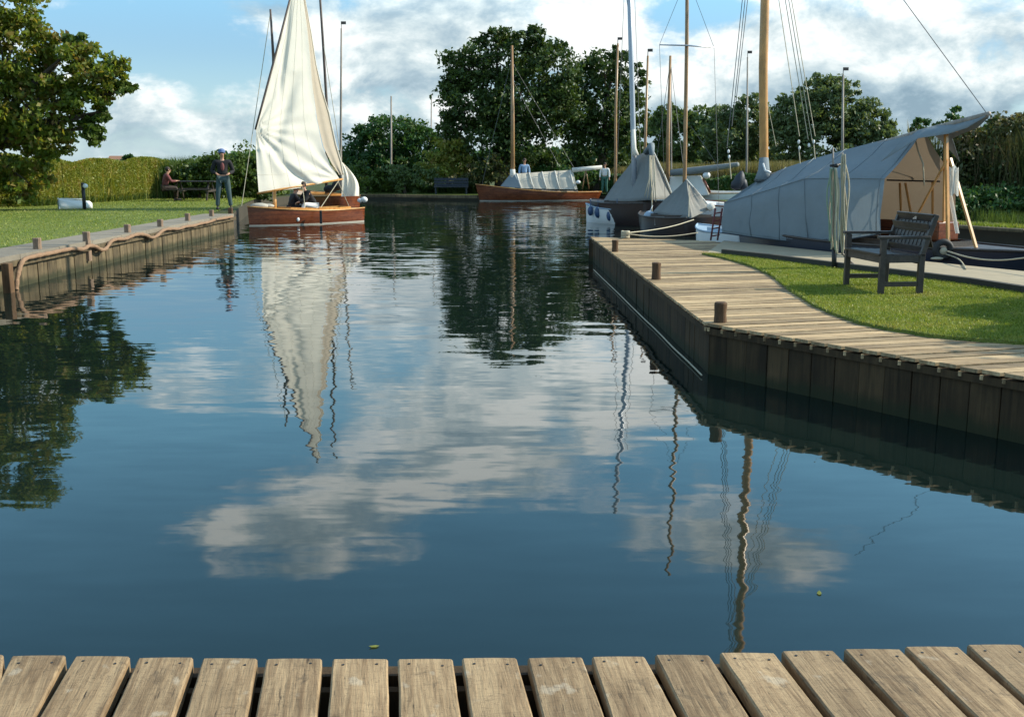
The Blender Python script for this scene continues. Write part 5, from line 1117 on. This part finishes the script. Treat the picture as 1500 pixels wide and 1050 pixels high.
# far bank planting from the sail to the tented boat
bush('leafy garden shrub right of the white jib', [(535, 262, 28, 22), (560, 268, 22, 16)], 60.5, 'leaf_green', .11, 110)
bush('low bright flowering shrub on the far bank below the thin mast', [(592, 266, 24, 18), (612, 258, 26, 16), (575, 255, 26, 12)], 60, 'leaf_pale', .10, 110)
bush('pale yellow green shrub left of the big oak', [(655, 222, 30, 24), (640, 245, 34, 22), (672, 240, 20, 20)], 61.5, 'leaf_hedge', .12, 110)
bush('straggly pale shrub in front of the big oak', [(715, 248, 28, 20), (700, 262, 24, 12), (738, 256, 18, 14)], 60.3, 'bush_right', .11, 110)
bush('low dark shrub between the two oak trunks', [(800, 256, 46, 16), (850, 262, 40, 14), (765, 262, 20, 14)], 62, 'leaf_bush', .12, 110)
reedband('reeds', 'green reeds and iris leaves on the far bank edge', 'reeds', [P(525, 283.5, .2), P(700, 284.5, .2)], 1.0, 9000, .028, 'reed_green', 1.6, .3, .7, kind='stuff', topnoise=.35)
reedband('reeds', 'pale reeds behind the white and grey tented boats', 'reeds', [Vector((xy(780, 66), 66, .25)), Vector((xy(900, 64), 64, .25)), Vector((xy(1010, 55), 55, .25)), Vector((xy(1140, 50), 50, .25)), Vector((xy(1330, 38), 38, .3))], 1.75, 42000, .026, 'reed_tan', 3.0, .12, .35, kind='stuff', topnoise=.10)
hedge_leaves([Vector((xy(880, 62), 62, .25)), Vector((xy(1000, 52), 52, .25)), Vector((xy(1180, 43), 43, .25)), Vector((xy(1330, 34), 34, .3))], 1.0, 26000, 1.2, .10, 'leaf_bush', tag(thing('hedge', 'low dark hedge beneath the pale reeds behind the moored boats', 'hedge', (xy(1000, 52), 52, .2))), tn=.2)
# strip of lawn behind the boats
sp = [P(870, 284.5, .25), P(960, 287, .32), P(1060, 295, .42), P(1200, 311, .47), P(1330, 323.5, .49), P(1330, 312, .48), P(1200, 296, .46), P(1060, 279, .4), P(960, 273, .3), P(870, 275, .25)]
for q in sp: q.z += .02
m = MB(); m.add(sp, tessellate_polygon([sp])); tag(m.build('far_lawn', 'lawn'), kind='structure')
sp = [P(500, 285, .22), P(700, 286, .22), P(890, 285, .22), P(890, 277, .25), P(700, 279, .25), P(500, 279, .25)]
for q in sp: q.z += .015
m = MB(); m.add(sp, tessellate_polygon([sp])); tag(m.build('far_lawn', 'lawn'), kind='structure')
m = MB()
ed = [P(*q) for q in ((525, 286.5, .22), (580, 286.3, .24), (620, 287.2, .2), (700, 288, .22), (760, 288, .22))]
for a, b_ in zip(ed, ed[1:]): m.beam(a+Vector((0, -.05, -.02)), b_+Vector((0, -.05, -.02)), .16, .16)
tag(m.build('timber_edging', 'pile_left', bevel=.02), 'low pale timber edging along the far bank waterline', 'edging')
m = MB(); ed = [P(1270, 319.5, .49), P(1330, 326, .49), P(1500, 337, .49), Vector((22, 15, .49))]
for a, b_ in zip(ed, ed[1:]): m.beam(a+Vector((0, -.06, -.02)), b_+Vector((0, -.06, -.02)), .14, .08)
tag(m.build('timber_edging', 'pile_left', bevel=.02), 'pale timber edging under the reeds on the right bank', 'edging')
# right bank reeds and bushes
bush('big untidy autumn bush on the right bank behind the yacht stern', [(1440, 250, 55, 50), (1380, 262, 44, 44), (1490, 235, 50, 55), (1560, 240, 60, 60), (1420, 215, 40, 26), (1490, 190, 46, 22), (1350, 275, 30, 30)], 30.5, 'bush_right', .07, 120, group=None)
bush('dark green bush low on the right bank edge', [(1400, 300, 44, 24), (1460, 300, 50, 28), (1530, 300, 50, 30), (1350, 300, 30, 20)], 28.2, 'leaf_bush', .06, 120, group=None)
reedband('reeds', 'tall feathery reeds on the right bank above the dark bush', 'reeds', [Vector((xy(1380, 31), 31.0, .4)), Vector((xy(1640, 27), 27, .4))], 2.9, 3600, .008, 'bush_right', 2.0, .16, .5, kind='stuff', topnoise=.06)
reedband('reeds', 'water reeds growing below the right bank edge', 'reeds', [P(1395, 345, .0), P(1440, 352, 0), P(1560, 366, 0)], .9, 1700, .010, 'reed_green', .9, .12, .5, kind='stuff')
hedge_leaves([P(1280, 322, -.1), P(1335, 328, -.1), P(1500, 339, -.1), Vector((20, 16.4, -.1))], .50, 12000, .3, .05, 'leaf_bush', tag(thing('ivy', 'dark ivy hanging over the earth bank right of the yacht', 'ivy', P(1400, 332))), tn=.2)
tuft = reedband('grass', 'rough grass growing on top of the right bank edge', 'grass', [P(1330, 324.5), P(1500, 334.5), Vector((21, 15.6, .47))], .16, 9000, .010, 'blade', .8, .4, .6, kind='stuff')
# distant woodland and far reedbed closing the horizon
def farwood(label, Y, x0, x1, h, n, size, mat, name='woodland'):
    x = RNG.uniform(x0, x1, n); top = h*(.62+.25*np.sin(x*.035+1)+.15*np.sin(x*.11)+.10*np.sin(x*.31+2)); z = top*RNG.random(n)**.6+RNG.normal(0, .2, n); y = Y+RNG.uniform(0, 14, n)
    tag(npmesh(name, leaves(np.stack([x, y, z+.2], 1), size), 4, mat), label, 'woodland' if 'wood' in name else 'reed bed', kind='stuff')
farwood('distant low woodland closing the horizon', 170, -230, 230, 4.6, 60000, .62, 'leaf_bush')
farwood('flat distant reed bed below the woodland', 105, -130, 150, 1.9, 30000, .4, 'reed_tan', 'reed_bed')
ho = thing('cottage', 'tiny far cottage roof beside the small tree above the hedge', 'cottage', (xy(174, 200), 200, .3))
x = xy(174, 200)
m = MB(); m.box((x, 200, 1.2), (3.2, 3, 1.9)); m.build('wall', 'wall_pale', ho)
m = MB(); m.add([(x-1.8, 198.3, 2.1), (x+1.8, 198.3, 2.1), (x+1.8, 201.7, 2.1), (x-1.8, 201.7, 2.1), (x-1.6, 200, 3.3), (x+1.6, 200, 3.3)], [(0, 1, 5, 4), (2, 3, 4, 5), (1, 2, 5), (3, 0, 4)]); m.build('roof', 'roof_tile', ho, thick=.1)
# bush out of view to the right whose shadow falls across the lawn
t_ = tree('bush', 'rounded bush beyond the right edge shading the corner of the lawn', None, (9.2, 9.9, .475), [((9.0, 10.3, 2.15), (1.1, 1.1, 1.1), 3.0), ((8.7, 11.0, 1.6), (.7, .7, .9), 2.0), ((9.0, 9.1, 2.35), (1.1, 1.0, 1.15), 4.0), ((9.2, 10.2, 1.2), (1.1, 1.3, .8), 2.0)], 'leaf_bush', .08, dens=90, trunk_r=.1, limbs=False, cat='bush')
n = 260; x = RNG.uniform(2.2, 6.0, n*6); y = RNG.uniform(7.5, 15, n*6); k = inpoly(x, y, lawn) & (RNG.random(n*6) < .25); x, y = x[k], y[k]
tag(npmesh('fallen_leaves', leaves(np.stack([x, y, np.full(len(x), .535)], 1), .014, 3.0), 4, 'leaf_hedge'), 'small pale fallen leaves scattered over the right lawn', 'fallen leaves', kind='stuff')
# fallen leaves drifting on the water
pts = [P(*q, .004) for q in ((548, 946), (1200, 868))]
for k, q in enumerate(pts):
    m = MB(); a = random.uniform(0, 6); d_ = Vector((math.cos(a), math.sin(a), 0)); e = Vector((-d_.y, d_.x, 0)); s_ = .022
    m.add([q-d_*s_, q-d_*s_*.3+e*s_*.5, q+d_*s_*.5+e*s_*.35, q+d_*s_+Vector((0, 0, .004)), q+d_*s_*.4-e*s_*.4, q-d_*s_*.4-e*s_*.45], [(0, 1, 2, 3, 4, 5)]); tag(m.build('leaf', 'leaf_hedge'), ['tiny fallen leaf floating on the water just beyond the foreground planks', 'tiny fallen leaf floating below the cloud reflection at right'][k], 'leaf', 'fallen leaves on the water')
